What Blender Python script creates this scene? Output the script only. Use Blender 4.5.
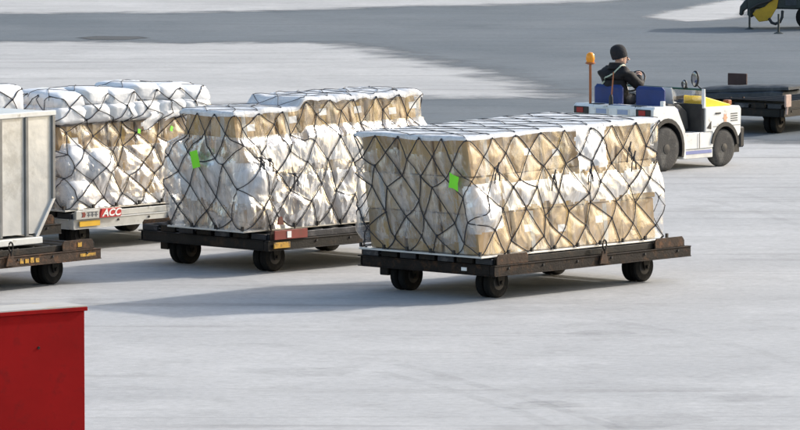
import bpy, bmesh, math, random
import numpy as np
from mathutils import Vector, Matrix, noise as mnoise

for o in list(bpy.data.objects):
    bpy.data.objects.remove(o)
S = bpy.context.scene
C = S.collection
random.seed(7)
rng = np.random.RandomState(7)
R = math.radians

# ------------------------------------------------------------ camera
F = 6131.0            # focal length in pixels of an 800 px wide picture
YH = -303.0           # row of the horizon
CH = 7.05             # eye height in metres (terminal window)
PITCH = math.atan((215 - YH) / F)
cam_d = bpy.data.cameras.new('camera')
cam = bpy.data.objects.new('camera', cam_d)
C.objects.link(cam)
cam.location = (0, 0, CH)
cam.rotation_euler = (math.pi / 2 - PITCH, 0, 0)
cam_d.sensor_fit = 'HORIZONTAL'
cam_d.sensor_width = 36
cam_d.lens = 36 * F / 800
cam_d.clip_start = 1
cam_d.clip_end = 6000
S.camera = cam

# ------------------------------------------------------------ sky, sun, exposure
SUN_EL, SUN_AZ = R(27), R(61)      # azimuth from +Y towards +X
w = bpy.data.worlds.new('World')
S.world = w
w.use_nodes = True
wn = w.node_tree.nodes
sky = wn.new('ShaderNodeTexSky')
sky.sky_type = 'NISHITA'
sky.sun_disc = False
sky.sun_elevation = SUN_EL
sky.sun_rotation = SUN_AZ
sky.air_density = 1.3
sky.dust_density = 3.0
sky.ozone_density = 1.2
bg = wn['Background']
bg.inputs[1].default_value = 0.15
w.node_tree.links.new(sky.outputs[0], bg.inputs[0])
sd = bpy.data.lights.new('sun', 'SUN')
sd.energy = 2.4
sd.angle = R(1.6)
sd.color = (1.0, 0.955, 0.89)
sun = bpy.data.objects.new('sun', sd)
C.objects.link(sun)
sdir = Vector((math.sin(SUN_AZ) * math.cos(SUN_EL), math.cos(SUN_AZ) * math.cos(SUN_EL), math.sin(SUN_EL)))
sun.rotation_euler = sdir.to_track_quat('Z', 'Y').to_euler()
sun.location = (40, 60, 40)
S.view_settings.view_transform = 'Standard'
S.view_settings.look = 'None'
S.view_settings.exposure = 0.74
S.view_settings.gamma = 1
S.render.engine = 'CYCLES'
S.cycles.max_bounces = 10
S.cycles.transparent_max_bounces = 16


def ray(px, py):
    d = Vector(((px - 400) / F, (215 - py) / F, -1))
    return Matrix.Rotation(math.pi / 2 - PITCH, 3, 'X') @ d


def at(px, py, z=0.0):
    """the point of height z seen at that pixel"""
    d = ray(px, py)
    t = (z - CH) / d.z
    return Vector((d.x * t, d.y * t, z))


# ------------------------------------------------------------ materials
def nodes_of(name):
    m = bpy.data.materials.new(name)
    m.use_nodes = True
    nt = m.node_tree
    return m, nt, nt.nodes, nt.links, nt.nodes['Principled BSDF']


def mat(name, col, rough=0.6, metal=0.0, var=0.15, scale=6.0, dirt=None, dirt_amt=0.0, dirt_scale=4.0,
        bump=0.0, bump_scale=40.0, rnd=0.0, spec=0.5):
    m, nt, N, L, p = nodes_of(name)
    tc = N.new('ShaderNodeTexCoord')
    n1 = N.new('ShaderNodeTexNoise')
    n1.inputs['Scale'].default_value = scale
    n1.inputs['Detail'].default_value = 6
    n1.inputs['Roughness'].default_value = 0.6
    L.new(tc.outputs['Object'], n1.inputs['Vector'])
    hsv = N.new('ShaderNodeHueSaturation')
    hsv.inputs['Color'].default_value = (*col, 1)
    mr = N.new('ShaderNodeMapRange')
    mr.inputs['From Min'].default_value = 0.3
    mr.inputs['From Max'].default_value = 0.7
    mr.inputs['To Min'].default_value = 1 - var
    mr.inputs['To Max'].default_value = 1 + var
    L.new(n1.outputs['Fac'], mr.inputs['Value'])
    if rnd:
        oi = N.new('ShaderNodeObjectInfo')
        mr2 = N.new('ShaderNodeMapRange')
        mr2.inputs['To Min'].default_value = 1 - rnd
        mr2.inputs['To Max'].default_value = 1 + rnd
        L.new(oi.outputs['Random'], mr2.inputs['Value'])
        mu = N.new('ShaderNodeMath')
        mu.operation = 'MULTIPLY'
        L.new(mr.outputs[0], mu.inputs[0])
        L.new(mr2.outputs[0], mu.inputs[1])
        L.new(mu.outputs[0], hsv.inputs['Value'])
    else:
        L.new(mr.outputs[0], hsv.inputs['Value'])
    out = hsv.outputs[0]
    if dirt:
        n2 = N.new('ShaderNodeTexNoise')
        n2.inputs['Scale'].default_value = dirt_scale
        n2.inputs['Detail'].default_value = 8
        n2.inputs['Roughness'].default_value = 0.7
        L.new(tc.outputs['Object'], n2.inputs['Vector'])
        r2 = N.new('ShaderNodeMapRange')
        r2.inputs['From Min'].default_value = 0.62 - 0.3 * dirt_amt
        r2.inputs['From Max'].default_value = 0.72 - 0.2 * dirt_amt
        L.new(n2.outputs['Fac'], r2.inputs['Value'])
        mx = N.new('ShaderNodeMixRGB')
        mx.inputs['Color2'].default_value = (*dirt, 1)
        L.new(r2.outputs[0], mx.inputs['Fac'])
        L.new(out, mx.inputs['Color1'])
        out = mx.outputs[0]
    L.new(out, p.inputs['Base Color'])
    p.inputs['Roughness'].default_value = rough
    p.inputs['Metallic'].default_value = metal
    p.inputs['Specular IOR Level'].default_value = spec
    if bump:
        n3 = N.new('ShaderNodeTexNoise')
        n3.inputs['Scale'].default_value = bump_scale
        n3.inputs['Detail'].default_value = 5
        L.new(tc.outputs['Object'], n3.inputs['Vector'])
        b = N.new('ShaderNodeBump')
        b.inputs['Strength'].default_value = bump
        b.inputs['Distance'].default_value = 0.02
        L.new(n3.outputs['Fac'], b.inputs['Height'])
        L.new(b.outputs[0], p.inputs['Normal'])
    return m


def film_mat(name, white, opacity, gloss, rough=0.22, fres=0.4, bump=0.4, tint=(0.9, 0.92, 0.95), streak=(3.0, 3.0, 1.0), lo=0.35, hi=0.65,
             trans=0.35):
    """thin plastic film: partly clear, partly milky where it folds on itself, glossy"""
    m, nt, N, L, p = nodes_of(name)
    N.remove(p)
    out = N['Material Output']
    tc = N.new('ShaderNodeTexCoord')
    mp = N.new('ShaderNodeMapping')
    mp.inputs['Scale'].default_value = streak
    mp.inputs['Rotation'].default_value = (0.5, 0.35, 0.2)
    L.new(tc.outputs['Object'], mp.inputs['Vector'])
    n1 = N.new('ShaderNodeTexNoise')
    n1.inputs['Scale'].default_value = 2.2
    n1.inputs['Detail'].default_value = 5
    n1.inputs['Roughness'].default_value = 0.62
    n1.inputs['Distortion'].default_value = 1.2
    L.new(mp.outputs[0], n1.inputs['Vector'])
    mr = N.new('ShaderNodeMapRange')
    mr.inputs['From Min'].default_value = lo
    mr.inputs['From Max'].default_value = hi
    mr.inputs['To Min'].default_value = max(0.0, opacity - 0.22)
    mr.inputs['To Max'].default_value = min(1.0, opacity + 0.25)
    L.new(n1.outputs['Fac'], mr.inputs['Value'])
    # fine crinkles
    v = N.new('ShaderNodeTexNoise')
    v.inputs['Scale'].default_value = 5.0
    v.inputs['Detail'].default_value = 4
    v.inputs['Distortion'].default_value = 2.0
    mp2 = N.new('ShaderNodeMapping')
    mp2.inputs['Scale'].default_value = (1.0, 1.0, 0.45)
    mp2.inputs['Rotation'].default_value = (0.2, 0.6, 0.9)
    L.new(tc.outputs['Object'], mp2.inputs['Vector'])
    L.new(mp2.outputs[0], v.inputs['Vector'])
    bp = N.new('ShaderNodeBump')
    bp.inputs['Strength'].default_value = bump
    bp.inputs['Distance'].default_value = 0.04
    L.new(v.outputs['Fac'], bp.inputs['Height'])
    tr = N.new('ShaderNodeBsdfTransparent')
    tr.inputs[0].default_value = (0.97, 0.97, 0.97, 1)
    df = N.new('ShaderNodeBsdfDiffuse')
    df.inputs[0].default_value = (white * tint[0], white * tint[1], white * tint[2], 1)
    L.new(bp.outputs[0], df.inputs['Normal'])
    tl = N.new('ShaderNodeBsdfTranslucent')
    tl.inputs[0].default_value = (white * tint[0], white * tint[1], white * tint[2], 1)
    md = N.new('ShaderNodeMixShader')
    md.inputs[0].default_value = trans
    L.new(df.outputs[0], md.inputs[1])
    L.new(tl.outputs[0], md.inputs[2])
    m1 = N.new('ShaderNodeMixShader')
    L.new(mr.outputs[0], m1.inputs[0])
    L.new(tr.outputs[0], m1.inputs[1])
    L.new(md.outputs[0], m1.inputs[2])
    gl = N.new('ShaderNodeBsdfGlossy')
    gl.inputs['Roughness'].default_value = rough
    gl.inputs['Color'].default_value = (1, 1, 1, 1)
    L.new(bp.outputs[0], gl.inputs['Normal'])
    lw = N.new('ShaderNodeFresnel')
    lw.inputs['IOR'].default_value = 1.5
    L.new(bp.outputs[0], lw.inputs['Normal'])
    mg = N.new('ShaderNodeMath')
    mg.operation = 'MULTIPLY_ADD'
    mg.inputs[1].default_value = fres
    mg.inputs[2].default_value = gloss
    mg.use_clamp = True
    L.new(lw.outputs[0], mg.inputs[0])
    m2 = N.new('ShaderNodeMixShader')
    L.new(mg.outputs[0], m2.inputs[0])
    L.new(m1.outputs[0], m2.inputs[1])
    L.new(gl.outputs[0], m2.inputs[2])
    L.new(m2.outputs[0], out.inputs['Surface'])
    return m


def pavement_mat(name, col, col2, stain, fine=0.14, blotch=0.55, tyre=0.75):
    m, nt, N, L, p = nodes_of(name)
    tc = N.new('ShaderNodeTexCoord')

    def nz(scale, detail=6, rough=0.6, vec=None, dist=0.0):
        n = N.new('ShaderNodeTexNoise')
        n.inputs['Scale'].default_value = scale
        n.inputs['Detail'].default_value = detail
        n.inputs['Roughness'].default_value = rough
        n.inputs['Distortion'].default_value = dist
        L.new(vec or tc.outputs['Object'], n.inputs['Vector'])
        return n

    def rng_(src, a, b, c, d):
        r = N.new('ShaderNodeMapRange')
        r.inputs['From Min'].default_value = a
        r.inputs['From Max'].default_value = b
        r.inputs['To Min'].default_value = c
        r.inputs['To Max'].default_value = d
        L.new(src, r.inputs['Value'])
        return r.outputs[0]

    def mix(fac, c1, c2):
        x = N.new('ShaderNodeMixRGB')
        L.new(fac, x.inputs['Fac'])
        for i, c in ((1, c1), (2, c2)):
            if isinstance(c, tuple):
                x.inputs[i].default_value = (*c, 1)
            else:
                L.new(c, x.inputs[i])
        return x.outputs[0]

    big = nz(0.22, 5, 0.55)
    c = mix(rng_(big.outputs['Fac'], 0.35, 0.65, 0, 1), col, col2)
    med = nz(1.3, 7, 0.68)
    c = mix(rng_(med.outputs['Fac'], 0.52, 0.78, 0, blotch), c, stain)
    pale = nz(0.45, 7, 0.7)
    c = mix(rng_(pale.outputs['Fac'], 0.5, 0.72, 0, 0.6), c, tuple(min(1, q * 1.22) for q in col))
    oil = nz(0.33, 8, 0.72, None, 0.6)
    c = mix(rng_(oil.outputs['Fac'], 0.62, 0.75, 0, 0.7), c, stain)
    # scuffs and tyre tracks, drawn out along the driving direction
    for rot, sx, th, amt in ((0.15, 0.07, 0.6, tyre), (0.85, 0.06, 0.63, tyre * 0.8)):
        mp = N.new('ShaderNodeMapping')
        mp.inputs['Rotation'].default_value = (0, 0, -rot)
        mp.inputs['Scale'].default_value = (sx, 1.0, 1.0)
        L.new(tc.outputs['Object'], mp.inputs['Vector'])
        t = nz(1.6, 4, 0.6, mp.outputs[0], 0.3)
        c = mix(rng_(t.outputs['Fac'], th - 0.04, th + 0.12, 0, amt), c, stain)
    fn = nz(9.0, 8, 0.75)
    mr = rng_(fn.outputs['Fac'], 0.3, 0.7, 1 - fine, 1 + fine)
    h = N.new('ShaderNodeHueSaturation')
    L.new(mr, h.inputs['Value'])
    L.new(c, h.inputs['Color'])
    L.new(h.outputs[0], p.inputs['Base Color'])
    p.inputs['Roughness'].default_value = 0.85
    p.inputs['Specular IOR Level'].default_value = 0.3
    b = N.new('ShaderNodeBump')
    b.inputs['Strength'].default_value = 0.25
    b.inputs['Distance'].default_value = 0.02
    L.new(fn.outputs['Fac'], b.inputs['Height'])
    L.new(b.outputs[0], p.inputs['Normal'])
    return m


M = {}
M['concrete'] = pavement_mat('concrete', (0.425, 0.425, 0.424), (0.365, 0.367, 0.370), (0.25, 0.248, 0.245))
M['dark_pavement'] = pavement_mat('dark_pavement', (0.092, 0.112, 0.131), (0.135, 0.154, 0.172), (0.062, 0.076, 0.090), 0.18, 0.5, 0.5)
M['carton'] = mat('carton', (0.36, 0.242, 0.120), 0.75, var=0.10, scale=3, rnd=0.22, bump=0.1)
M['carton_pale'] = mat('carton_pale', (0.42, 0.30, 0.165), 0.75, var=0.10, scale=3, rnd=0.2, bump=0.1)
M['tape'] = mat('tape', (0.42, 0.27, 0.09), 0.25, var=0.1)
M['tape_grey'] = mat('tape_grey', (0.42, 0.41, 0.38), 0.3, var=0.1)
M['rope'] = mat('rope', (0.028, 0.028, 0.034), 0.75, var=0.3, scale=30)
M['film_clear'] = film_mat('film_clear', 0.85, 0.10, 0.0, 0.26, fres=0.15, bump=0.25, lo=0.50, hi=0.72)
M['film_milky'] = film_mat('film_milky', 0.85, 0.34, 0.0, 0.22)
M['film_white'] = film_mat('film_white', 0.86, 0.64, 0.0, 0.3, trans=0.25)
M['film_band'] = film_mat('film_band', 0.86, 0.47, 0.0, 0.3, lo=0.38, hi=0.60, trans=0.25)
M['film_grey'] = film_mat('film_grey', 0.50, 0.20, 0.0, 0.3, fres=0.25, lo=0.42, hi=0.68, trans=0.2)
M['film_top'] = film_mat('film_top', 0.86, 0.93, 0.0, 0.4, trans=0.15)
M['film_silver'] = film_mat('film_silver', 0.70, 0.58, 0.03, 0.22, fres=0.6, tint=(0.95, 0.95, 0.97))
M['sack'] = mat('sack', (0.74, 0.75, 0.77), 0.4, var=0.08, scale=4, bump=0.35, bump_scale=14)
M['sack_grey'] = mat('sack_grey', (0.55, 0.56, 0.58), 0.4, var=0.15, scale=4, bump=0.35, bump_scale=14)
M['tag'] = mat('tag', (0.22, 0.80, 0.03), 0.5, var=0.05)
M['alu'] = mat('alu', (0.66, 0.66, 0.64), 0.42, 0.6, var=0.12, scale=2.5, dirt=(0.36, 0.35, 0.31), dirt_amt=0.15, bump=0.12, bump_scale=7)
M['alu_pale'] = mat('alu_pale', (0.58, 0.58, 0.56), 0.42, 0.45, var=0.14, scale=2.5, dirt=(0.46, 0.455, 0.43), dirt_amt=0.3, dirt_scale=2.2, bump=0.6, bump_scale=3)
M['alu_dark'] = mat('alu_dark', (0.20, 0.20, 0.195), 0.5, 0.4, var=0.2)
M['white_steel'] = mat('white_steel', (0.66, 0.65, 0.61), 0.5, var=0.1, dirt=(0.3, 0.26, 0.2), dirt_amt=0.1)
M['steel_black'] = mat('steel_black', (0.012, 0.011, 0.010), 0.6, 0.0, var=0.4, scale=5, spec=0.25, dirt=(0.045, 0.028, 0.018), dirt_amt=0.3, bump=0.2)
M['steel_blue'] = mat('steel_blue', (0.028, 0.031, 0.040), 0.45, 0.3, var=0.4, scale=5, dirt=(0.10, 0.10, 0.11), dirt_amt=0.3, bump=0.2)
M['rust'] = mat('rust', (0.050, 0.032, 0.022), 0.75, 0.0, var=0.4, scale=7, spec=0.25, dirt=(0.13, 0.062, 0.03), dirt_amt=0.4, dirt_scale=9, bump=0.3)
M['rust_dark'] = mat('rust_dark', (0.016, 0.012, 0.010), 0.7, 0.0, var=0.5, scale=6, spec=0.2, dirt=(0.060, 0.032, 0.017), dirt_amt=0.35, dirt_scale=7, bump=0.3)
M['silver_paint'] = mat('silver_paint', (0.46, 0.47, 0.46), 0.45, 0.35, var=0.12, dirt=(0.18, 0.16, 0.13), dirt_amt=0.15)
M['rubber'] = mat('rubber', (0.010, 0.010, 0.010), 0.85, var=0.3, spec=0.2, dirt=(0.035, 0.032, 0.03), dirt_amt=0.25, bump=0.3)
M['tyre_grey'] = mat('tyre_grey', (0.042, 0.040, 0.038), 0.85, var=0.25, dirt=(0.12, 0.115, 0.105), dirt_amt=0.3, bump=0.3)
M['hub'] = mat('hub', (0.035, 0.032, 0.030), 0.6, 0.2, var=0.3)
M['yellow'] = mat('yellow', (0.72, 0.42, 0.02), 0.5, var=0.12, dirt=(0.25, 0.15, 0.03), dirt_amt=0.15)
M['yellow_worn'] = mat('yellow_worn', (0.55, 0.30, 0.03), 0.6, var=0.2, dirt=(0.10, 0.06, 0.03), dirt_amt=0.5, dirt_scale=14)
M['yellow_hood'] = mat('yellow_hood', (0.80, 0.58, 0.02), 0.45, var=0.05)
M['red_plate'] = mat('red_plate', (0.20, 0.030, 0.022), 0.55, var=0.2, dirt=(0.12, 0.05, 0.03), dirt_amt=0.3)
M['red_sign'] = mat('red_sign', (0.50, 0.018, 0.02), 0.45, var=0.08)
M['letter'] = mat('letter', (0.85, 0.84, 0.82), 0.5, var=0.03)
M['letter_grey'] = mat('letter_grey', (0.10, 0.11, 0.13), 0.5, var=0.05)
M['red_box'] = mat('red_box', (0.245, 0.003, 0.004), 0.6, spec=0.08, var=0.14, scale=1.2, dirt=(0.19, 0.004, 0.005), dirt_amt=0.3, dirt_scale=5, bump=0.12, bump_scale=5)
M['box_top'] = mat('box_top', (0.44, 0.43, 0.41), 0.75, var=0.10, scale=2, spec=0.2, dirt=(0.40, 0.33, 0.21), dirt_amt=0.4, dirt_scale=1.6)
M['white_paint'] = mat('white_paint', (0.78, 0.77, 0.74), 0.4, var=0.07, scale=3, dirt=(0.45, 0.42, 0.36), dirt_amt=0.22, dirt_scale=5)
M['blue_seat'] = mat('blue_seat', (0.008, 0.030, 0.15), 0.5, var=0.15, bump=0.1)
M['blue_stripe'] = mat('blue_stripe', (0.20, 0.23, 0.45), 0.5, var=0.12)
M['black_plastic'] = mat('black_plastic', (0.015, 0.015, 0.016), 0.5, var=0.2)
M['dark_trim'] = mat('dark_trim', (0.035, 0.035, 0.034), 0.7, var=0.3)
M['red_lens'] = mat('red_lens', (0.30, 0.012, 0.012), 0.2, var=0.05)
M['lamp_glass'] = mat('lamp_glass', (0.30, 0.36, 0.50), 0.2, var=0.1)
M['amber'] = mat('amber', (0.85, 0.30, 0.01), 0.25, var=0.1)
M['orange_pole'] = mat('orange_pole', (0.33, 0.105, 0.035), 0.5, var=0.15)
M['green_bar'] = mat('green_bar', (0.035, 0.10, 0.07), 0.4, var=0.15)
M['emblem'] = mat('emblem', (0.75, 0.38, 0.22), 0.5, var=0.1)
M['mirror'] = mat('mirror', (0.25, 0.27, 0.29), 0.12, 0.8, var=0.02)
M['dark_slab'] = mat('dark_slab', (0.035, 0.042, 0.050), 0.7, var=0.25, dirt=(0.07, 0.075, 0.08), dirt_amt=0.3)
M['brown_panel'] = mat('brown_panel', (0.055, 0.028, 0.026), 0.7, var=0.2)
M['pink_post'] = mat('pink_post', (0.42, 0.30, 0.25), 0.7, var=0.25)
M['dark_green'] = mat('dark_green', (0.020, 0.030, 0.030), 0.5, var=0.3)
M['ochre'] = mat('ochre', (0.50, 0.30, 0.015), 0.55, var=0.15, dirt=(0.08, 0.07, 0.03), dirt_amt=0.25, dirt_scale=3)
M['jacket'] = mat('jacket', (0.013, 0.012, 0.013), 0.7, spec=0.25, var=0.4, bump=0.4, bump_scale=18)
M['trousers'] = mat('trousers', (0.030, 0.030, 0.034), 0.8, var=0.2)
M['skin'] = mat('skin', (0.60, 0.36, 0.26), 0.55, var=0.06)
M['beanie'] = mat('beanie', (0.012, 0.012, 0.015), 0.9, var=0.2, bump=0.4, bump_scale=60)
M['strap'] = mat('strap', (0.42, 0.50, 0.38), 0.5, var=0.08)
M['strap_green'] = mat('strap_green', (0.10, 0.42, 0.10), 0.5, var=0.08)
M['glass'] = film_mat('glass', 0.6, 0.0, 0.0, 0.03, fres=1.0, bump=0.0, streak=(1, 1, 1), lo=0.99, hi=1.0)


# ------------------------------------------------------------ mesh helpers
def tag(o, label, cat, group=None):
    o['label'] = label
    o['category'] = cat
    if group:
        o['group'] = group
    return o


def thing(name, label, cat, loc=(0, 0, 0), rz=0.0, group=None):
    o = bpy.data.objects.new(name, None)
    C.objects.link(o)
    o.empty_display_size = 0.3
    o.location = loc
    o.rotation_euler = (0, 0, rz)
    return tag(o, label, cat, group)


class MB:
    def __init__(s):
        s.v, s.f, s.mi = [], [], []

    def add(s, vs, fs, mi=0):
        b = len(s.v)
        s.v += [tuple(p) for p in vs]
        s.f += [tuple(b + i for i in f) for f in fs]
        s.mi += [mi] * len(fs)
        return s

    def box(s, x0, x1, y0, y1, z0, z1, mi=0):
        return s.hexa([(x0, y0, z0), (x1, y0, z0), (x1, y1, z0), (x0, y1, z0),
                       (x0, y0, z1), (x1, y0, z1), (x1, y1, z1), (x0, y1, z1)], mi)

    def hexa(s, c, mi=0):
        return s.add(c, [(0, 3, 2, 1), (4, 5, 6, 7), (0, 1, 5, 4), (1, 2, 6, 5), (2, 3, 7, 6), (3, 0, 4, 7)], mi)

    def prism(s, poly, y0, y1, mi=0):
        """(x,z) outline swept along y"""
        n = len(poly)
        vs = [(x, y0, z) for x, z in poly] + [(x, y1, z) for x, z in poly]
        fs = [tuple(range(n)), tuple(range(2 * n - 1, n - 1, -1))]
        fs += [(i, i + n, (i + 1) % n + n, (i + 1) % n) for i in range(n)]
        return s.add(vs, fs, mi)

    def tube(s, pts, r, n=6, mi=0, caps=True, r2=None):
        pts = [Vector(p) for p in pts]
        vs, fs = [], []
        k = len(pts)
        for i, p in enumerate(pts):
            t = (pts[min(i + 1, k - 1)] - pts[max(i - 1, 0)])
            if t.length < 1e-9:
                t = Vector((0, 0, 1))
            t.normalize()
            a = t.orthogonal() if abs(t.z) > 0.95 else t.cross(Vector((0, 0, 1)))
            a.normalize()
            b = t.cross(a)
            rr = r if r2 is None else r + (r2 - r) * i / (k - 1)
            for j in range(n):
                q = 2 * math.pi * j / n
                vs.append(p + a * (rr * math.cos(q)) + b * (rr * math.sin(q)))
        for i in range(k - 1):
            for j in range(n):
                fs.append((i * n + j, i * n + (j + 1) % n, (i + 1) * n + (j + 1) % n, (i + 1) * n + j))
        if caps:
            fs.append(tuple(range(n - 1, -1, -1)))
            fs.append(tuple(range((k - 1) * n, k * n)))
        return s.add(vs, fs, mi)

    def lathe(s, prof, centre, axis='y', n=28, mi=0):
        """prof: list of (radius, position along the axis)"""
        vs, fs = [], []
        cx, cy, cz = centre
        for r, h in prof:
            for j in range(n):
                q = 2 * math.pi * j / n
                a, b = r * math.cos(q), r * math.sin(q)
                vs.append({'y': (cx + a, cy + h, cz + b), 'z': (cx + a, cy + b, cz + h), 'x': (cx + h, cy + a, cz + b)}[axis])
        for i in range(len(prof) - 1):
            for j in range(n):
                fs.append((i * n + j, i * n + (j + 1) % n, (i + 1) * n + (j + 1) % n, (i + 1) * n + j))
        fs.append(tuple(range(n - 1, -1, -1)))
        fs.append(tuple(range((len(prof) - 1) * n, len(prof) * n)))
        return s.add(vs, fs, mi)

    def ball(s, c, rx, ry, rz, n=10, m=7, mi=0):
        vs, fs = [], []
        for i in range(m + 1):
            th = math.pi * i / m
            for j in range(n):
                q = 2 * math.pi * j / n
                vs.append((c[0] + rx * math.sin(th) * math.cos(q), c[1] + ry * math.sin(th) * math.sin(q), c[2] + rz * math.cos(th)))
        for i in range(m):
            for j in range(n):
                fs.append((i * n + j, (i + 1) * n + j, (i + 1) * n + (j + 1) % n, i * n + (j + 1) % n))
        return s.add(vs, fs, mi)

    def build(s, name, mats, parent=None, bevel=0.0, smooth=False, loc=None):
        me = bpy.data.meshes.new(name)
        me.from_pydata(s.v, [], s.f)
        bm = bmesh.new()
        bm.from_mesh(me)
        bmesh.ops.remove_doubles(bm, verts=bm.verts, dist=1e-6)
        for i, f in enumerate(bm.faces):
            pass
        bmesh.ops.recalc_face_normals(bm, faces=bm.faces)
        if bevel:
            ed = [e for e in bm.edges if len(e.link_faces) == 2 and e.calc_face_angle(0) > R(35)]
            bmesh.ops.bevel(bm, geom=ed, offset=bevel, segments=1, affect='EDGES', clamp_overlap=True)
        if smooth:
            for f in bm.faces:
                f.smooth = True
        bm.to_mesh(me)
        bm.free()
        mats = mats if isinstance(mats, (list, tuple)) else [mats]
        for k in mats:
            me.materials.append(M[k])
        if len(mats) > 1 and not bevel:
            for i, p in enumerate(me.polygons):
                if i < len(s.mi):
                    p.material_index = s.mi[i]
        o = bpy.data.objects.new(name, me)
        C.objects.link(o)
        if parent:
            o.parent = parent
        if loc is not None:
            o.location = loc
        if smooth:
            try:
                me.set_sharp_from_angle(angle=R(40))
            except Exception:
                pass
        return o


def copy_tree(o, parent=None):
    c = o.copy()
    C.objects.link(c)
    c.parent = parent
    for ch in list(o.children):
        copy_tree(ch, c)
    return c


def grid_obj(name, V, nu, nv, material, parent, keep=None, smooth=True):
    """V: (nu*nv,3) array; quads; keep: mask of vertices"""
    i, j = np.meshgrid(np.arange(nu - 1), np.arange(nv - 1), indexing='ij')
    a = i * nv + j
    q = np.stack([a, a + nv, a + nv + 1, a + 1], -1).reshape(-1, 4)
    if keep is not None:
        q = q[keep[q].all(axis=1)]
        used = np.zeros(len(V), bool)
        used[q.ravel()] = True
        remap = np.cumsum(used) - 1
        V = V[used]
        q = remap[q]
    me = bpy.data.meshes.new(name)
    me.from_pydata(V.tolist(), [], q.tolist())
    me.materials.append(M[material])
    if smooth:
        me.polygons.foreach_set('use_smooth', np.ones(len(q), bool))
    o = bpy.data.objects.new(name, me)
    C.objects.link(o)
    o.parent = parent
    return o


def text_mesh(name, txt, size, material, parent, loc, rot, shear=0.0, extrude=0.002, bold=0.0, sx=1.0):
    cu = bpy.data.curves.new(name, 'FONT')
    cu.body = txt
    cu.size = size
    cu.shear = shear
    cu.extrude = extrude
    cu.offset = bold
    cu.align_x = 'CENTER'
    cu.align_y = 'CENTER'
    t = bpy.data.objects.new(name, cu)
    C.objects.link(t)
    bpy.context.view_layer.update()
    me = bpy.data.meshes.new_from_object(t.evaluated_get(bpy.context.evaluated_depsgraph_get()))
    bpy.data.objects.remove(t)
    o = bpy.data.objects.new(name, me)
    me.materials.clear()
    me.materials.append(M[material])
    C.objects.link(o)
    o.parent = parent
    o.location = loc
    o.rotation_euler = rot
    o.scale = (sx, 1, 1)
    return o


# smooth lattice noise in numpy
_perm = rng.rand(64, 64, 8)


def vn(x, y, ch=0):
    x = np.asarray(x, float)
    y = np.asarray(y, float)
    xi = np.floor(x).astype(int)
    yi = np.floor(y).astype(int)
    fx = x - xi
    fy = y - yi
    fx = fx * fx * (3 - 2 * fx)
    fy = fy * fy * (3 - 2 * fy)
    g = _perm[:, :, ch]
    a = g[xi % 64, yi % 64]
    b = g[(xi + 1) % 64, yi % 64]
    c = g[xi % 64, (yi + 1) % 64]
    d = g[(xi + 1) % 64, (yi + 1) % 64]
    return (a * (1 - fx) + b * fx) * (1 - fy) + (c * (1 - fx) + d * fx) * fy


def ridged(x, y, ch=0, octs=3):
    s, a, t = 0, 1.0, 0
    for k in range(octs):
        n = 1 - np.abs(2 * vn(x * 2 ** k + 17 * k, y * 2 ** k + 5 * k, (ch + k) % 8) - 1)
        s = s + a * n * n
        t += a
        a *= 0.5
    return s / t


def crumple(p, z, seed=0):
    """creased film: three sets of tension folds in different directions"""
    wx = 0.5 * vn(p * 1.7 + seed, z * 1.7, 3)
    wz = 0.5 * vn(p * 1.7, z * 1.7 + seed, 4)
    s = 0
    for k, (an, fl, fa, wgt) in enumerate(((0.6, 1.1, 4.5, 1.0), (-0.7, 1.0, 4.0, 0.9), (1.45, 1.3, 5.0, 0.7))):
        ca, sa = math.cos(an), math.sin(an)
        a = (p + wx) * ca + (z + wz) * sa
        b = -(p + wx) * sa + (z + wz) * ca
        s = s + wgt * ridged(a * fl + seed * 3.1 + k * 9, b * fa + seed, (k + seed) % 8, 3)
    return s / 2.6


# ------------------------------------------------------------ the pavement
def sheet(name, poly, z, material, jag=0.0):
    pts = []
    n = len(poly)
    for i in range(n):
        a, b = poly[i], poly[(i + 1) % n]
        m = max(1, int((b - a).length / 0.6)) if jag else 1
        for k in range(m):
            p = a.lerp(b, k / m)
            if jag:
                p = p + Vector((mnoise.noise(p * 0.7), mnoise.noise(p * 0.7 + Vector((9, 9, 0))), 0)) * jag \
                    + Vector((mnoise.noise(p * 0.13), mnoise.noise(p * 0.13 + Vector((3, 9, 0))), 0)) * jag * 3
            pts.append((p.x, p.y, z))
    me = bpy.data.meshes.new(name)
    me.from_pydata(pts, [], [tuple(range(len(pts)))])
    me.materials.append(M[material])
    o = bpy.data.objects.new(name, me)
    C.objects.link(o)
    o['kind'] = 'structure'
    return o


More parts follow.
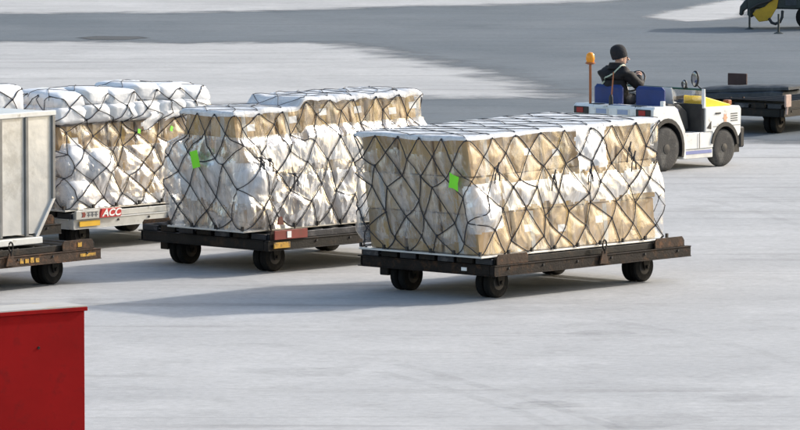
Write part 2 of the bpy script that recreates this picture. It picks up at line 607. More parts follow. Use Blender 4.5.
def soft_sheet(name, poly, z, material, jag, fade, strength=1.0, patchy=False):
    """pavement patch whose edge thins out over a strip"""
    pts = []
    n = len(poly)
    for i in range(n):
        a, b = poly[i], poly[(i + 1) % n]
        m = max(1, int((b - a).length / 0.7))
        for k in range(m):
            p = a.lerp(b, k / m)
            p = p + Vector((mnoise.noise(p * 0.6), mnoise.noise(p * 0.6 + Vector((9, 9, 0))), 0)) * jag
            pts.append(p)
    k = len(pts)
    area = sum(pts[i].x * pts[(i + 1) % k].y - pts[(i + 1) % k].x * pts[i].y for i in range(k))
    sg = 1 if area > 0 else -1
    vs = [(p.x, p.y, z) for p in pts]
    for i in range(k):
        t = pts[(i + 2) % k] - pts[i - 2]
        t.normalize()
        q = pts[i] + Vector((t.y, -t.x, 0)) * sg * fade
        vs.append((q.x, q.y, z))
    fs = [tuple(range(k))] + [(i, (i + 1) % k, (i + 1) % k + k, i + k) for i in range(k)]
    me = bpy.data.meshes.new(name)
    me.from_pydata(vs, [], fs)
    at_ = me.attributes.new('cover', 'FLOAT', 'POINT')
    at_.data.foreach_set('value', [1.0] * k + [0.0] * k)
    me.materials.append(M[material])
    o = bpy.data.objects.new(name, me)
    C.objects.link(o)
    o['kind'] = 'structure'
    nt = M[material].node_tree
    N, Lk = nt.nodes, nt.links
    ou = N['Material Output']
    pr = N['Principled BSDF']
    tr = N.new('ShaderNodeBsdfTransparent')
    mx = N.new('ShaderNodeMixShader')
    at2 = N.new('ShaderNodeAttribute')
    at2.attribute_name = 'cover'
    tc = N.new('ShaderNodeTexCoord')
    nz = N.new('ShaderNodeTexNoise')
    nz.inputs['Scale'].default_value = 1.2
    nz.inputs['Detail'].default_value = 7
    Lk.new(tc.outputs['Object'], nz.inputs['Vector'])
    ad = N.new('ShaderNodeMath')
    ad.operation = 'MULTIPLY_ADD'
    ad.inputs[1].default_value = 0.9
    Lk.new(nz.outputs['Fac'], ad.inputs[0])
    Lk.new(at2.outputs['Fac'], ad.inputs[2])
    mr = N.new('ShaderNodeMapRange')
    mr.inputs['From Min'].default_value = 0.5
    mr.inputs['From Max'].default_value = 1.3
    mr.inputs['To Max'].default_value = strength
    if patchy:
        mr.inputs['From Min'].default_value = 1.22
        mr.inputs['From Max'].default_value = 1.68
        nz.inputs['Scale'].default_value = 2.2
        nz.inputs['Roughness'].default_value = 0.65
    mr.interpolation_type = 'SMOOTHSTEP'
    Lk.new(ad.outputs[0], mr.inputs['Value'])
    Lk.new(mr.outputs[0], mx.inputs[0])
    Lk.new(tr.outputs[0], mx.inputs[1])
    Lk.new(pr.outputs[0], mx.inputs[2])
    Lk.new(mx.outputs[0], ou.inputs['Surface'])
    return o


sheet('ground', [Vector(p) for p in ((-1500, -300, 0), (1500, -300, 0), (1500, 3000, 0), (-1500, 3000, 0))], 0, 'concrete')
dark_zone = [(-140, 17), (-20, 17), (120, 16.5), (250, 15), (340, 12), (420, 10), (540, 8), (640, 4), (700, 0), (800, -4),
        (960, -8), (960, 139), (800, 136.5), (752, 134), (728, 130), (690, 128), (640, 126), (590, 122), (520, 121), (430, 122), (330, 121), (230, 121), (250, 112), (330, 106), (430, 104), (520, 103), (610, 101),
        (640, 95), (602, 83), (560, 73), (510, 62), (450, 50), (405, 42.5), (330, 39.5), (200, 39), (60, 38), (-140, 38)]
M['concrete_patch'] = M['concrete'].copy()
M['oil'] = pavement_mat('oil', (0.05, 0.055, 0.06), (0.07, 0.075, 0.08), (0.04, 0.04, 0.045))
soft_sheet('concrete_patch', [at(x, y) for x, y in ((664, 17), (690, 21), (715, 19), (736, 11), (754, 3), (740, 1), (715, 6), (690, 11))], 0.008, 'concrete_patch', 0.2, 0.7)
soft_sheet('oil_stain', [at(x, y) for x, y in ((88, 38.2), (100, 37.0), (128, 37.2), (136, 38.6), (120, 39.8), (96, 39.6))], 0.008, 'oil', 0.1, 0.35)
for k, (cx_, cy_, rx_, ry_, st_) in enumerate(((603, 333, 30, 3.4, 0.5), (540, 405, 36, 4.2, 0.5), (655, 421, 50, 6.5, 0.45), (745, 398, 38, 3.2, 0.4), (300, 372, 60, 3.5, 0.35),
                                            (660, 215, 26, 1.8, 0.3), (235, 345, 60, 2.2, 0.25), (760, 260, 40, 2.0, 0.25), (90, 300, 20, 2.0, 0.3))):
    M['stain_%d' % k] = pavement_mat('stain', (0.13, 0.13, 0.13), (0.17, 0.168, 0.165), (0.09, 0.088, 0.085))
    soft_sheet('oil_stain', [at(cx_ + rx_ * math.cos(q) * (1 + 0.25 * math.sin(3 * q + k)), cy_ + ry_ * math.sin(q) * (1 + 0.3 * math.cos(2 * q + k))) for q in np.linspace(0, 2 * math.pi, 14, endpoint=False)],
               0.0045, 'stain_%d' % k, 0.05, 0.3, st_ * 0.3, True)
soft_sheet('dark_pavement_zone', [at(x, y) for x, y in dark_zone], 0.004, 'dark_pavement', 0.5, 2.4)  # darker blue-grey zone laid over the concrete, fading out along its edge

for k, (path, st_) in enumerate((([(398, 364), (440, 374), (480, 386), (530, 400), (600, 422), (640, 436)], 0.35), ([(380, 372), (425, 383), (470, 396), (520, 412), (570, 432)], 0.28),
                                 ([(560, 316), (620, 322), (690, 334), (760, 352), (830, 376)], 0.22), ([(680, 196), (720, 203), (760, 213), (830, 236)], 0.28), ([(700, 188), (750, 196), (830, 215)], 0.25))):
    pts_ = [at(x, y) for x, y in path]
    left_, right_ = [], []
    for i, p_ in enumerate(pts_):
        t_ = (pts_[min(i + 1, len(pts_) - 1)] - pts_[max(i - 1, 0)]).normalized()
        n_ = Vector((-t_.y, t_.x, 0)) * 0.07
        left_.append(p_ + n_)
        right_.append(p_ - n_)
    M['track_%d' % k] = pavement_mat('tyre_track', (0.16, 0.16, 0.16), (0.2, 0.2, 0.2), (0.10, 0.10, 0.10))
    soft_sheet('tyre_track', left_ + right_[::-1], 0.0042, 'track_%d' % k, 0.02, 0.10, st_ * 0.35, True)

# ------------------------------------------------------------ dollies
def wheel_unit(root, x, y, r=0.185, w=0.10, twin=True, yaw=0.0, rubber='rubber'):
    """twin solid-tyred wheel in a fork under the frame; axle along local y"""
    ca, sa = math.cos(yaw), math.sin(yaw)
    offs = (-w * 0.62, w * 0.62) if twin else (0,)
    for k in offs:
        prof = [(r * 0.55, -w / 2), (r * 0.9, -w / 2), (r, -w * 0.34), (r, w * 0.34), (r * 0.9, w / 2), (r * 0.55, w / 2)]
        ty = MB().lathe(prof, (0, k, r), 'y', 26).build('wheel', rubber, root, smooth=True, loc=(x, y, 0))
        ty.rotation_euler = (0, 0, yaw)
        MB().lathe([(r * 0.2, -w * 0.56), (r * 0.5, -w * 0.52), (r * 0.545, -w * 0.4), (r * 0.545, w * 0.4), (r * 0.5, w * 0.52), (r * 0.2, w * 0.56)],
                   (0, k, r), 'y', 18).build('hub', 'hub', ty, smooth=True)
    m = MB()
    hw = w * 1.45 if twin else w * 0.8
    for sgn in (-1, 1):
        m.prism([(-0.075, 0.305), (0.075, 0.305), (0.04, r - 0.04), (-0.04, r - 0.04)], sgn * hw - 0.008, sgn * hw + 0.008)
    m.box(-0.10, 0.10, -hw - 0.02, hw + 0.02, 0.275, 0.307)
    m.tube([(0, -hw - 0.03, r), (0, hw + 0.03, r)], 0.022, 8)
    fk = m.build('wheel_fork', 'steel_black', root, loc=(x, y, 0))
    fk.rotation_euler = (0, 0, yaw)


def channel_x(m, x0, x1, y, z0, z1, d, t=0.012):
    """C channel along x, open side facing +y (web at y)"""
    m.box(x0, x1, y, y + t, z0, z1)
    m.box(x0, x1, y - 0.010, y + d, z1, z1 + t)
    m.box(x0, x1, y - 0.010, y + d, z0 - t, z0)


def channel_y(m, y0, y1, x, z0, z1, d, t=0.012):
    m.box(x, x + t, y0, y1, z0, z1)
    m.box(x - 0.010, x + d, y0, y1, z1, z1 + t)
    m.box(x - 0.010, x + d, y0, y1, z0 - t, z0)


def make_dolly(label, corner_px, a, L, W, main='steel_black', upper='steel_black', plates='rust', zr=(0.305, 0.41), wheels=None, corner=None,
               group='cargo dollies parked on the apron'):
    """near corner of the frame at that pixel; local x along the lit long side, y along the shaded short side"""
    N = corner if corner is not None else at(corner_px[0], corner_px[1], zr[0])
    root = thing('cargo_dolly', label, 'dolly', (N.x, N.y, 0), a, group)
    z0, z1 = zr
    # side rails
    m = MB()
    channel_x(m, 0.0, L, 0.0, z0, z1, 0.06)
    m.box(-0.004, 0.012, 0.013, 0.07, z0, z1)
    m.box(L - 0.012, L + 0.004, 0.013, 0.07, z0, z1)
    m.build('side_rail', main, root, 0.003)
    m = MB()
    channel_x(m, 0.0, L, W - 0.06, z0, z1, 0.06)
    m.build('side_rail', main, root, 0.003)
    for x in (0.0, L - 0.06):
        m = MB()
        channel_y(m, 0.08, W - 0.08, x, z0, z1, 0.055)
        m.build('end_rail', main, root, 0.003)
    for k in range(5):
        x = L * (k + 1) / 6
        MB().box(x - 0.04, x + 0.04, 0.075, W - 0.075, z0 + 0.005, z1 - 0.005).build('cross_beam', main, root)
    # upper deck frame and roller bed
    zu = z1 + 0.014
    MB().box(0.10, L - 0.10, 0.10, W - 0.10, zu, zu + 0.02).build('deck', 'steel_black', root)
    m = MB()
    for y0 in (0.05, W - 0.09):
        m.box(0.06, L - 0.06, y0, y0 + 0.04, zu + 0.001, zu + 0.075)
    m.build('deck_rail', upper, root, 0.004)
    nb = 7
    for k in range(nb):
        y = 0.19 + (W - 0.38) * k / (nb - 1)
        MB().box(0.02, 0.055, y - 0.125, y + 0.125, zu + 0.001, zu + (0.085 if k % 2 else 0.07)).build(
            'end_block', 'steel_black' if k % 2 else 'steel_blue', root, 0.004)
    for k in range(12):
        x = 0.24 + (L - 0.48) * k / 11
        MB().tube([(x, 0.11, zu + 0.052), (x, W - 0.11, zu + 0.052)], 0.03, 10).build('roller', 'hub', root, smooth=True)
    # guide plates standing at the corners
    for x0, x1 in ((0.06, 0.62), (L - 0.66, L - 0.12)):
        for y in (0.012, W - 0.03):
            m = MB()
            h = 0.135
            m.prism([(x0, z1 + 0.014), (x1, z1 + 0.014), (x1, z1 + h - 0.03), (x1 - 0.03, z1 + h), (x0 + 0.03, z1 + h), (x0, z1 + h - 0.03)], y, y + 0.018)
            m.build('guide_plate', plates, root, 0.003)
    # lock with a ring handle half-way along
    for x in (L * 0.545,):
        m = MB()
        m.prism([(x - 0.10, z0 + 0.01), (x + 0.06, z0 + 0.01), (x + 0.02, z1 + 0.06), (x - 0.05, z1 + 0.06)], -0.035, -0.012)
        lk = m.build('lock', 'rust', root, 0.004)
        m = MB()
        pts = [(x - 0.01 + 0.035 * math.sin(q), -0.028, z1 + 0.135 + 0.055 * math.cos(q)) for q in np.linspace(0, 2 * math.pi, 15)]
        m.tube(pts, 0.011, 6)
        m.tube([(x - 0.01, -0.028, z1 + 0.03), (x - 0.01, -0.028, z1 + 0.09)], 0.016, 6)
        m.build('lock_ring', 'steel_black', lk, smooth=True)
    MB().box(0.28, 0.50, W - 0.24, W - 0.10, 0.17, 0.292).build('brake_box', 'steel_black', root, 0.01)
    for k in range(6):
        x = 0.25 + (L - 0.5) * k / 5
        MB().lathe([(0.013, -0.014), (0.016, -0.010), (0.016, 0.0)], (x, 0.0, (z0 + z1) / 2 + 0.02), 'y', 8).build('bolt', 'hub', root)
    for x, y, yaw, tw in (wheels or ((0.41, 0.40, 0, True), (0.41, W - 0.42, 0, True), (L - 0.53, 0.40, 0, True), (L - 0.53, W - 0.42, 0, True))):
        wheel_unit(root, x, y, twin=tw, yaw=yaw)
    return root


A1, A2, A3 = R(48), R(46), R(48)
d1 = make_dolly('dark rusty dolly under the nearest load of tan cartons', (494.5, 276), A1, 3.62, 2.17, 'rust_dark')
MB().box(-0.022, -0.010, 0.42, 0.50, 0.3400, 0.3800).build('reflector', 'letter', d1)
d2 = make_dolly('blue-black dolly with a red plate on its rail, under the middle load', (268, 250.5), A2, 3.45, 2.3, 'steel_black', 'steel_blue')
MB().box(0.09, 0.66, -0.030, -0.012, 0.4280, 0.5420).build('red_plate', 'red_plate', d2, 0.004)
MB().box(0.30, 0.37, -0.036, -0.031, 0.4450, 0.5250).build('white_mark', 'letter', d2)
MB().box(0.08, 0.36, -0.030, -0.012, 0.3220, 0.3950).build('yellow_plate', 'yellow_worn', d2, 0.003)
d3 = make_dolly('silver-railed dolly with a red lettered sign and yellow plate, below the sack-topped load', (73.5, 229), A3, 3.3, 2.2, 'silver_paint', 'silver_paint', 'silver_paint')
# the sign on the rail of the silver dolly
sb = MB().box(0.0, 0.42, -0.050, -0.014, 0.4220, 0.5300).build('sign_board', 'silver_paint', d3, 0.004)
sr = MB().prism([(0.43, 0.422), (0.80, 0.422), (0.82, 0.44), (0.82, 0.52), (0.80, 0.535), (0.47, 0.535)], -0.050, -0.014).build('red_sign', 'red_sign', d3, 0.003)
text_mesh('lettering', 'ACC', 0.125, 'letter', sr, (0.635, -0.0535, 0.479), (math.pi / 2, 0, 0), 0.25, 0.001, 0.004, 1.25)
MB().prism([(0.10, 0.448), (0.155, 0.448), (0.17, 0.48), (0.155, 0.512), (0.10, 0.512), (0.115, 0.48)], -0.054, -0.0505).build('red_logo', 'red_plate', sb)
for k in range(3):
    m = MB()
    x = 0.20 + k * 0.068
    m.box(x, x + 0.050, -0.0535, -0.0505, 0.4980, 0.5100)
    m.box(x + 0.018, x + 0.031, -0.0535, -0.0505, 0.4450, 0.4979)
    m.box(x, x + 0.0179, -0.0535, -0.0505, 0.4640, 0.4770)
    m.box(x + 0.0311, x + 0.052, -0.0535, -0.0505, 0.4640, 0.4770)
    m.build('grey_character', 'letter_grey', sb)
MB().box(0.09, 0.46, -0.024, -0.012, 0.3250, 0.3950).build('yellow_plate', 'yellow', d3, 0.003)
c4 = at(101, 257.5, 0.305)
A4 = R(50)
L4, W4 = 3.5, 2.2
N4 = c4 - Vector((math.cos(A4), math.sin(A4), 0)) * L4
d4 = make_dolly('rusty dolly with worn yellow markings, carrying the metal container', None, A4, L4, W4, 'rust', 'steel_black', 'rust', corner=Vector((N4.x, N4.y, 0)))
MB().box(L4 - 0.37, L4 - 0.10, -0.006, -0.0015, 0.3380, 0.3750).build('yellow_mark', 'yellow_worn', d4)
MB().box(L4 - 0.40, L4 - 0.33, 0.006, 0.0105, 0.4600, 0.5150).build('yellow_mark', 'yellow_worn', d4)
for k in range(4):
    MB().box(L4 - 1.42 + 0.09 * k, L4 - 1.36 + 0.09 * k, -0.006, -0.0015, 0.328, 0.39 - 0.01 * (k % 2)).build('yellow_character', 'yellow_worn', d4)


# ------------------------------------------------------------ netted loads
class Load:
    def __init__(s, root, L, W, H, levels, tops):
        """levels: (h, dx0, dx1, dy0, dy1) outline offsets at height fraction h; tops: height change at the four corners
        (near, right, far, left)"""
        s.root, s.L, s.W, s.H = root, L, W, H
        s.lv = np.array(levels, float)
        s.tops = tops
        s.P = 2 * (L + W)
        s.step = None

    def foot(s, h):
        g = lambda k: np.interp(h, s.lv[:, 0], s.lv[:, k])
        return g(1), s.L + g(2), g(3), s.W + g(4)

    def zt(s, x, y):
        a = np.clip(np.asarray(x) / s.L, 0, 1)
        b = np.clip(np.asarray(y) / s.W, 0, 1)
        t = s.tops
        st = 0
        if s.step:
            xs_, dz_, per = s.step
            f = np.clip((np.asarray(x) - xs_) / 0.08 + 0.5, 0, 1)
            st = f * (dz_ + 0.03 * np.abs(np.sin(math.pi * (np.asarray(x) - xs_) / per)) ** 0.5)
        return st + s.H + t[0] * (1 - a) * (1 - b) + t[1] * a * (1 - b) + t[2] * a * b + t[3] * (1 - a) * b

    def rect(s, p, h):
        p = np.mod(p, s.P)
        x0, x1, y0, y1 = s.foot(h)
        L, W = s.L, s.W
        c = [p < L, p < L + W, p < 2 * L + W]
        t1, t2, t3, t4 = p / L, (p - L) / W, (p - L - W) / L, (p - 2 * L - W) / W
        x = np.select(c, [x1 - t1 * (x1 - x0), x0, x0 + t3 * (x1 - x0)], x1)
        y = np.select(c, [y0, y0 + t2 * (y1 - y0), y1], y1 - t4 * (y1 - y0))
        nx = np.select(c, [0 * p, 0 * p - 1, 0 * p], 0 * p + 1)
        ny = np.select(c, [0 * p - 1, 0 * p, 0 * p + 1], 0 * p)
        return x, y, nx, ny

    def surf(s, p, h, off):
        p = np.asarray(p, float)
        h = np.asarray(h, float)
        X = Y = NX = NY = 0
        for d in (-0.05, -0.025, 0, 0.025, 0.05):
            x, y, nx, ny = s.rect(p + d, h)
            X, Y, NX, NY = X + x / 5, Y + y / 5, NX + nx / 5, NY + ny / 5
        l = np.sqrt(NX ** 2 + NY ** 2) + 1e-9
        z = h * s.zt(X, Y)
        return np.stack([X + NX / l * off, Y + NY / l * off, z], -1)

    # cartons: a layer from height fraction h0 to h1, in cells nx by ny; only the outer ones can be seen
    def cartons(s, h0, h1, nx, ny, material='carton', tape='tape', inset=0.03, jit=0.02, x_rng=(0, 1), y_rng=(0, 1), core=False, top_jit=0.0, seed=0):
        r = random.Random(seed + int(h0 * 100))
        xs = np.linspace(*x_rng, nx + 1)
        ys = np.linspace(*y_rng, ny + 1)
        for i in range(nx):
            for j in range(ny):
                edge = i in (0, nx - 1) or j in (0, ny - 1)
                if not edge and not core:
                    continue
                gap = 0.010
                ins = [r.uniform(0, jit) for _ in range(6)]
                dh = r.uniform(-top_jit, 0)

                def P(fx, fy, h, ox, oy):
                    x0, x1, y0, y1 = [float(q) for q in s.foot(h)]
                    x = x0 + inset + fx * (x1 - x0 - 2 * inset) + ox
                    y = y0 + inset + fy * (y1 - y0 - 2 * inset) + oy
                    return (x, y, float(h * s.zt(x, y)))
                hb, ht = h0 + 0.003, h1 - 0.003 + dh
                c = []
                for h in (hb, ht):
                    for fx, fy, ox, oy in ((xs[i], ys[j], gap + ins[0], gap + ins[1]), (xs[i + 1], ys[j], -gap - ins[2], gap + ins[1]),
                                           (xs[i + 1], ys[j + 1], -gap - ins[2], -gap - ins[3]), (xs[i], ys[j + 1], gap + ins[0], -gap - ins[3])):
                        c.append(P(fx, fy, h, ox, oy))
                cen = np.mean(c, axis=0)
                m = MB().hexa([tuple(np.array(q) - cen) for q in c])
                o = m.build('carton', material, s.root, 0.010, loc=tuple(cen))
                if edge and j == 0 and r.random() < 0.45:
                    # paper label pasted on the outer face
                    q = [np.array(v) - cen for v in c]
                    a_, u, w_ = q[0], q[1] - q[0], q[4] - q[0]
                    fx, fz = r.uniform(0.12, 0.3) + (0.4 if r.random() < 0.5 else 0), r.uniform(0.25, 0.6)
                    du, dw = 0.13 / np.linalg.norm(u), 0.085 / np.linalg.norm(w_)
                    k4 = [a_ + u * fx + w_ * fz, a_ + u * (fx + du) + w_ * fz, a_ + u * (fx + du) + w_ * (fz + dw), a_ + u * fx + w_ * (fz + dw)]
                    e = np.array((0, -0.0025, 0))
                    MB().hexa([tuple(v) for v in k4] + [tuple(v + e) for v in k4]).build('paper_label', 'letter', o)
                if tape and edge and r.random() < 0.75:
                    # strip of tape down the middle of each outer face, running over the top
                    q = [np.array(v) - cen for v in c]
                    tw = 0.035
                    fr = []
                    if j == 0:
                        fr.append((q[0], q[1], q[5], q[4], np.array((0, -1, 0))))
                    if i == 0:
                        fr.append((q[3], q[0], q[4], q[7], np.array((-1, 0, 0))))
                    for a_, b_, c_, d_, n_ in fr:
                        u = (b_ - a_) / np.linalg.norm(b_ - a_)
                        m1, m2 = (a_ + b_) / 2, (c_ + d_) / 2
                        e = n_ * 0.002
                        k = 0.012
                        m2 = m1 + (m2 - m1) * 0.985
                        m1 = m1 + (m2 - m1) * 0.015
                        MB().hexa([tuple(v) for v in (m1 - u * tw, m1 + u * tw, m1 + u * tw - e * 2, m1 - u * tw - e * 2,
                                                      m2 - u * tw, m2 + u * tw, m2 + u * tw - e * 2, m2 - u * tw - e * 2)]).build(
                            'tape', tape if r.random() < 0.7 else 'tape_grey', o, loc=tuple(e))

    # the net: a lattice of nodes over the sides (p, h) and the top (x, y)
    def net_nodes(s, cell=0.36, rows=4, jit=0.22, square_rows=0, pulls=(), seed=1, hmin=0.0):
        r = np.random.RandomState(seed)
        nx = 2 * max(2, int(round(s.L / (cell * 1.12))))
        ny = 2 * max(2, int(round(s.W / cell)))
        ncol = 2 * (nx + ny)
        pc = np.concatenate([np.linspace(0, s.L, nx, endpoint=False), s.L + np.linspace(0, s.W, ny, endpoint=False),
                             s.L + s.W + np.linspace(0, s.L, nx, endpoint=False), 2 * s.L + s.W + np.linspace(0, s.W, ny, endpoint=False)])
        nr = rows * 2
        cw = cell / 2
        nodes, seg = {}, []
        for j in range(nr + 1):
            for i in range(ncol):
                if (i + j) % 2:
                    continue
                h = 1 - (1 - hmin) * j / nr
                p = pc[i]
                if 0 < j < nr:
                    p = p + r.uniform(-1, 1) * jit * cw * 2
                    h = h + r.uniform(-1, 1) * jit * (1 - hmin) / nr * 1.6
                    for (pp, hh, rp, rh, k) in pulls:
                        w_ = math.exp(-((p - pp) / rp) ** 2 - ((h - hh) / rh) ** 2) * k
                        p += (pp - p) * w_
                        h += (hh - h) * w_
                elif j == 0:
                    p = p + r.uniform(-1, 1) * jit * 0.25 * cw
                nodes[(i, j)] = (p, min(h, 1.0))
        for (i, j) in list(nodes):
            if j < nr:
                for d in (-1, 1):
                    k = ((i + d) % ncol, j + 1)
                    seg.append(((i, j), k))
        s.nodes, s.seg, s.nx, s.ny, s.ncol, s.nr = nodes, seg, nx, ny, ncol, nr
        # flattened segments for the film to pinch under
        A, B = [], []
        for a, b in seg:
            pa, ha = nodes[a]
            pb, hb = nodes[b]
            if pb - pa > s.P / 2:
                pb -= s.P
            if pa - pb > s.P / 2:
                pa -= s.P
            A.append((pa, ha * s.H))
            B.append((pb, hb * s.H))
        s.SA, s.SB = np.array(A), np.array(B)

    def rope_dist(s, p, z):
        """distance from film points to the nearest rope (in the unrolled side)"""
        best = np.full(p.shape, 9.0)
        for sh in (0, s.P, -s.P):
            for a, b in zip(s.SA, s.SB):
                ax, az = a[0] + sh, a[1]
                dx, dz = b[0] - a[0], b[1] - a[1]
                l2 = dx * dx + dz * dz + 1e-9
                msk = (p > min(ax, ax + dx) - 0.3) & (p < max(ax, ax + dx) + 0.3)
                if not msk.any():
                    continue
                pp, zz = p[msk], z[msk]
                t = np.clip(((pp - ax) * dx + (zz - az) * dz) / l2, 0, 1)
                d = np.hypot(pp - ax - t * dx, zz - az - t * dz)
                best[msk] = np.minimum(best[msk], d)
        return best

    def lump_off(s, p, h, lumps):
        o = np.zeros_like(p)
        for (pp, hh, rp, rh, amp) in lumps:
            dp = np.mod(p - pp + s.P / 2, s.P) - s.P / 2
            o = np.maximum(o, amp * np.exp(-((dp / rp) ** 2 + ((h - hh) / rh) ** 2) ** 1.3))
        return o

    def film(s, name, material, p0, p1, h0, h1, off=0.012, amp=0.03, bulge=0.04, lumps=(), res=0.022, edge=0.0, seed=0, edge_sides='tb', net=True):
        nu = max(8, int((p1 - p0) / res))
        nv = max(6, int((h1 - h0) * s.H / res))
        p, h = np.meshgrid(np.linspace(p0, p1, nu), np.linspace(h0, h1, nv), indexing='ij')
        p, h = p.ravel(), h.ravel()
        z = h * s.H
        d = crumple(p, z, seed)
        rd = s.rope_dist(p, z)
        pin = 0.45 + 0.55 * np.clip(rd / 0.07, 0, 1)
        o = amp * d ** 1.5 * 1.6 * pin + 0.4 * bulge * np.clip(rd / 0.10, 0, 1)
        lo = s.lump_off(p, h, lumps)
        o = o + lo * (0.75 + 0.3 * d)
        if edge:
            # the loose rim of a sheet lies back against the load
            e = np.full(p.shape, 9.0)
            if 'b' in edge_sides:
                e = np.minimum(e, z - h0 * s.H)
            if 't' in edge_sides:
                e = np.minimum(e, h1 * s.H - z)
            if 'l' in edge_sides:
                e = np.minimum(e, p1 - p)
            if 'r' in edge_sides:
                e = np.minimum(e, p - p0)
            o = o * (0.25 + 0.75 * np.clip(e / (edge * 1.6), 0, 1) ** 0.7)
        V = s.surf(p, h, o + off)
        keep = None
        if edge:
            n1 = edge * (vn(p * 3 + seed, z * 0.8 + seed, 1) * 0.5 + vn(p * 8 + seed, z * 3 + 3, 2) * 0.35 + vn(p * 21, z * 9 + 3, 3) * 0.15) * 1.5
            n2 = edge * (vn(z * 3 + seed, p * 0.8 + seed + 7, 1) * 0.5 + vn(z * 8 + seed, p * 3 + 13, 2) * 0.35 + vn(z * 21, p * 9 + 3, 3) * 0.15) * 1.5
            keep = np.ones(p.shape, bool)
            if 'b' in edge_sides:
                keep &= z > h0 * s.H + n1
            if 't' in edge_sides:
                keep &= z < h1 * s.H - n1[::-1]
            if 'l' in edge_sides:
                keep &= p < p1 - n2
            if 'r' in edge_sides:
                keep &= p > p0 + n2[::-1]
        return grid_obj(name, V, nu, nv, material, s.root, keep)

    def top_z(s, x, y, lift, seed, amp):
        return s.zt(x, y) + lift + amp * crumple(x * 0.9, y * 0.9, seed)

    def top_sheet(s, name, material, lift=0.012, amp=0.03, drop=0.05, res=0.035, seed=3, x_rng=(0, 1), y_rng=(0, 1)):
        x0, x1, y0, y1 = [float(q) for q in s.foot(1.0)]
        X0, X1 = x0 + x_rng[0] * (x1 - x0), x0 + x_rng[1] * (x1 - x0)
        Y0, Y1 = y0 + y_rng[0] * (y1 - y0), y0 + y_rng[1] * (y1 - y0)
        nu = int((X1 - X0 + 2 * drop) / res)
        nv = int((Y1 - Y0 + 2 * drop) / res)
        gx, gy = np.meshgrid(np.linspace(X0 - drop, X1 + drop, nu), np.linspace(Y0 - drop, Y1 + drop, nv), indexing='ij')
        gx, gy = gx.ravel(), gy.ravel()
        ex = np.maximum(0, np.maximum(X0 - gx, gx - X1))
        ey = np.maximum(0, np.maximum(Y0 - gy, gy - Y1))
        over = np.maximum(ex, ey)
        cx = np.clip(gx, X0 - 0.012, X1 + 0.02)
        cy = np.clip(gy, Y0 - 0.02, Y1 + 0.012)
        z = s.top_z(cx, cy, lift, seed, amp) - over * (0.6 + 0.8 * vn(gx * 4, gy * 4, 2))
        s.top_args = (lift + 0.006, seed, amp)
        return grid_obj(name, np.stack([cx, cy, z], -1), nu, nv, material, s.root)

    def bvh(s):
        from mathutils.bvhtree import BVHTree
        vs, fs = [], []
        for ch in s.root.children:
            if ch.type != 'MESH' or ch.name.split('.')[0] == 'pallet':
                continue
            me = ch.data
            co = np.empty(len(me.vertices) * 3)
            me.vertices.foreach_get('co', co)
            co = co.reshape(-1, 3) + np.array(ch.location)
            b = len(vs)
            vs += [tuple(q) for q in co]
            fs += [tuple(b + i for i in p.vertices) for p in me.polygons]
        return BVHTree.FromPolygons(vs, fs)

    def hug(s, tree, pp, hh, off, clear=0.010):
        """rope points lying on whatever the load is made of, pulled taut between the ends"""
        P0 = s.surf(pp, hh, np.zeros_like(pp))
        P1 = s.surf(pp, hh, np.ones_like(pp))
        o = []
        for a, b in zip(P0, P1):
            n_ = Vector(b - a).normalized()
            hit = tree.ray_cast(Vector(a) + n_ * 0.35, -n_, 0.75)
            o.append((0.35 - hit[3]) + clear if hit[0] is not None else None)
        if o[0] is None:
            o[0] = 0.0
        if o[-1] is None:
            o[-1] = 0.0
        k = len(o) - 1
        o = [max(q if q is not None else -9, o[0] + (o[-1] - o[0]) * i / k) for i, q in enumerate(o)]
        return s.surf(pp, hh, np.array(o))

    def net(s, off=0.045, rope=0.0064, lumps=(), top=True, seed=5, hooks=True, material='rope', top_fn=None):
        r = random.Random(seed)
        m = MB()
        tree = s.bvh()
        for a, b in s.seg:
            pa, ha = s.nodes[a]
            pb, hb = s.nodes[b]
            if pb - pa > s.P / 2:
                pb -= s.P
            if pa - pb > s.P / 2:
                pa -= s.P
            n = 9
            t = np.linspace(0, 1, n)
            bow = np.sin(t * math.pi)
            pp = pa + (pb - pa) * t + bow * r.uniform(-0.012, 0.012)
            hh = ha + (hb - ha) * t + bow * r.uniform(-0.015, 0.008)
            pts = s.hug(tree, pp, np.minimum(hh, 0.985), off)
            m.tube([tuple(q) for q in pts], rope * r.uniform(0.85, 1.15), 5, caps=False)
        for (i, j), (p, h) in s.nodes.items():
            q = s.hug(tree, np.array([p, p]), np.array([h, h]).clip(0, 0.985), off)[0]
            k = r.uniform(1.5, 2.4)
            m.ball(q, rope * k, rope * k, rope * k * 1.25, 6, 4)
        if top:
            lift, sd_, amp = getattr(s, 'top_args', (0.03, 3, 0.02))
            x0, x1, y0, y1 = [float(q) for q in s.foot(1.0)]
            tn = {}
            NY = max(2, 2 * int(round(s.ny / 4)))
            for i in range(s.nx + 1):
                for j in range(NY + 1):
                    if (i + j) % 2:
                        continue
                    jx = 0 if i in (0, s.nx) else r.uniform(-0.3, 0.3)
                    jy = 0 if j in (0, NY) else r.uniform(-0.3, 0.3)
                    if j == 0 or j == NY:
                        jx *= 0.2
                    if i == 0 or i == s.nx:
                        jy *= 0.2
                    tn[(i, j)] = (x0 + (x1 - x0) * (i + jx) / s.nx, y0 - 0.0 + (y1 - y0) * (j + jy) / NY)
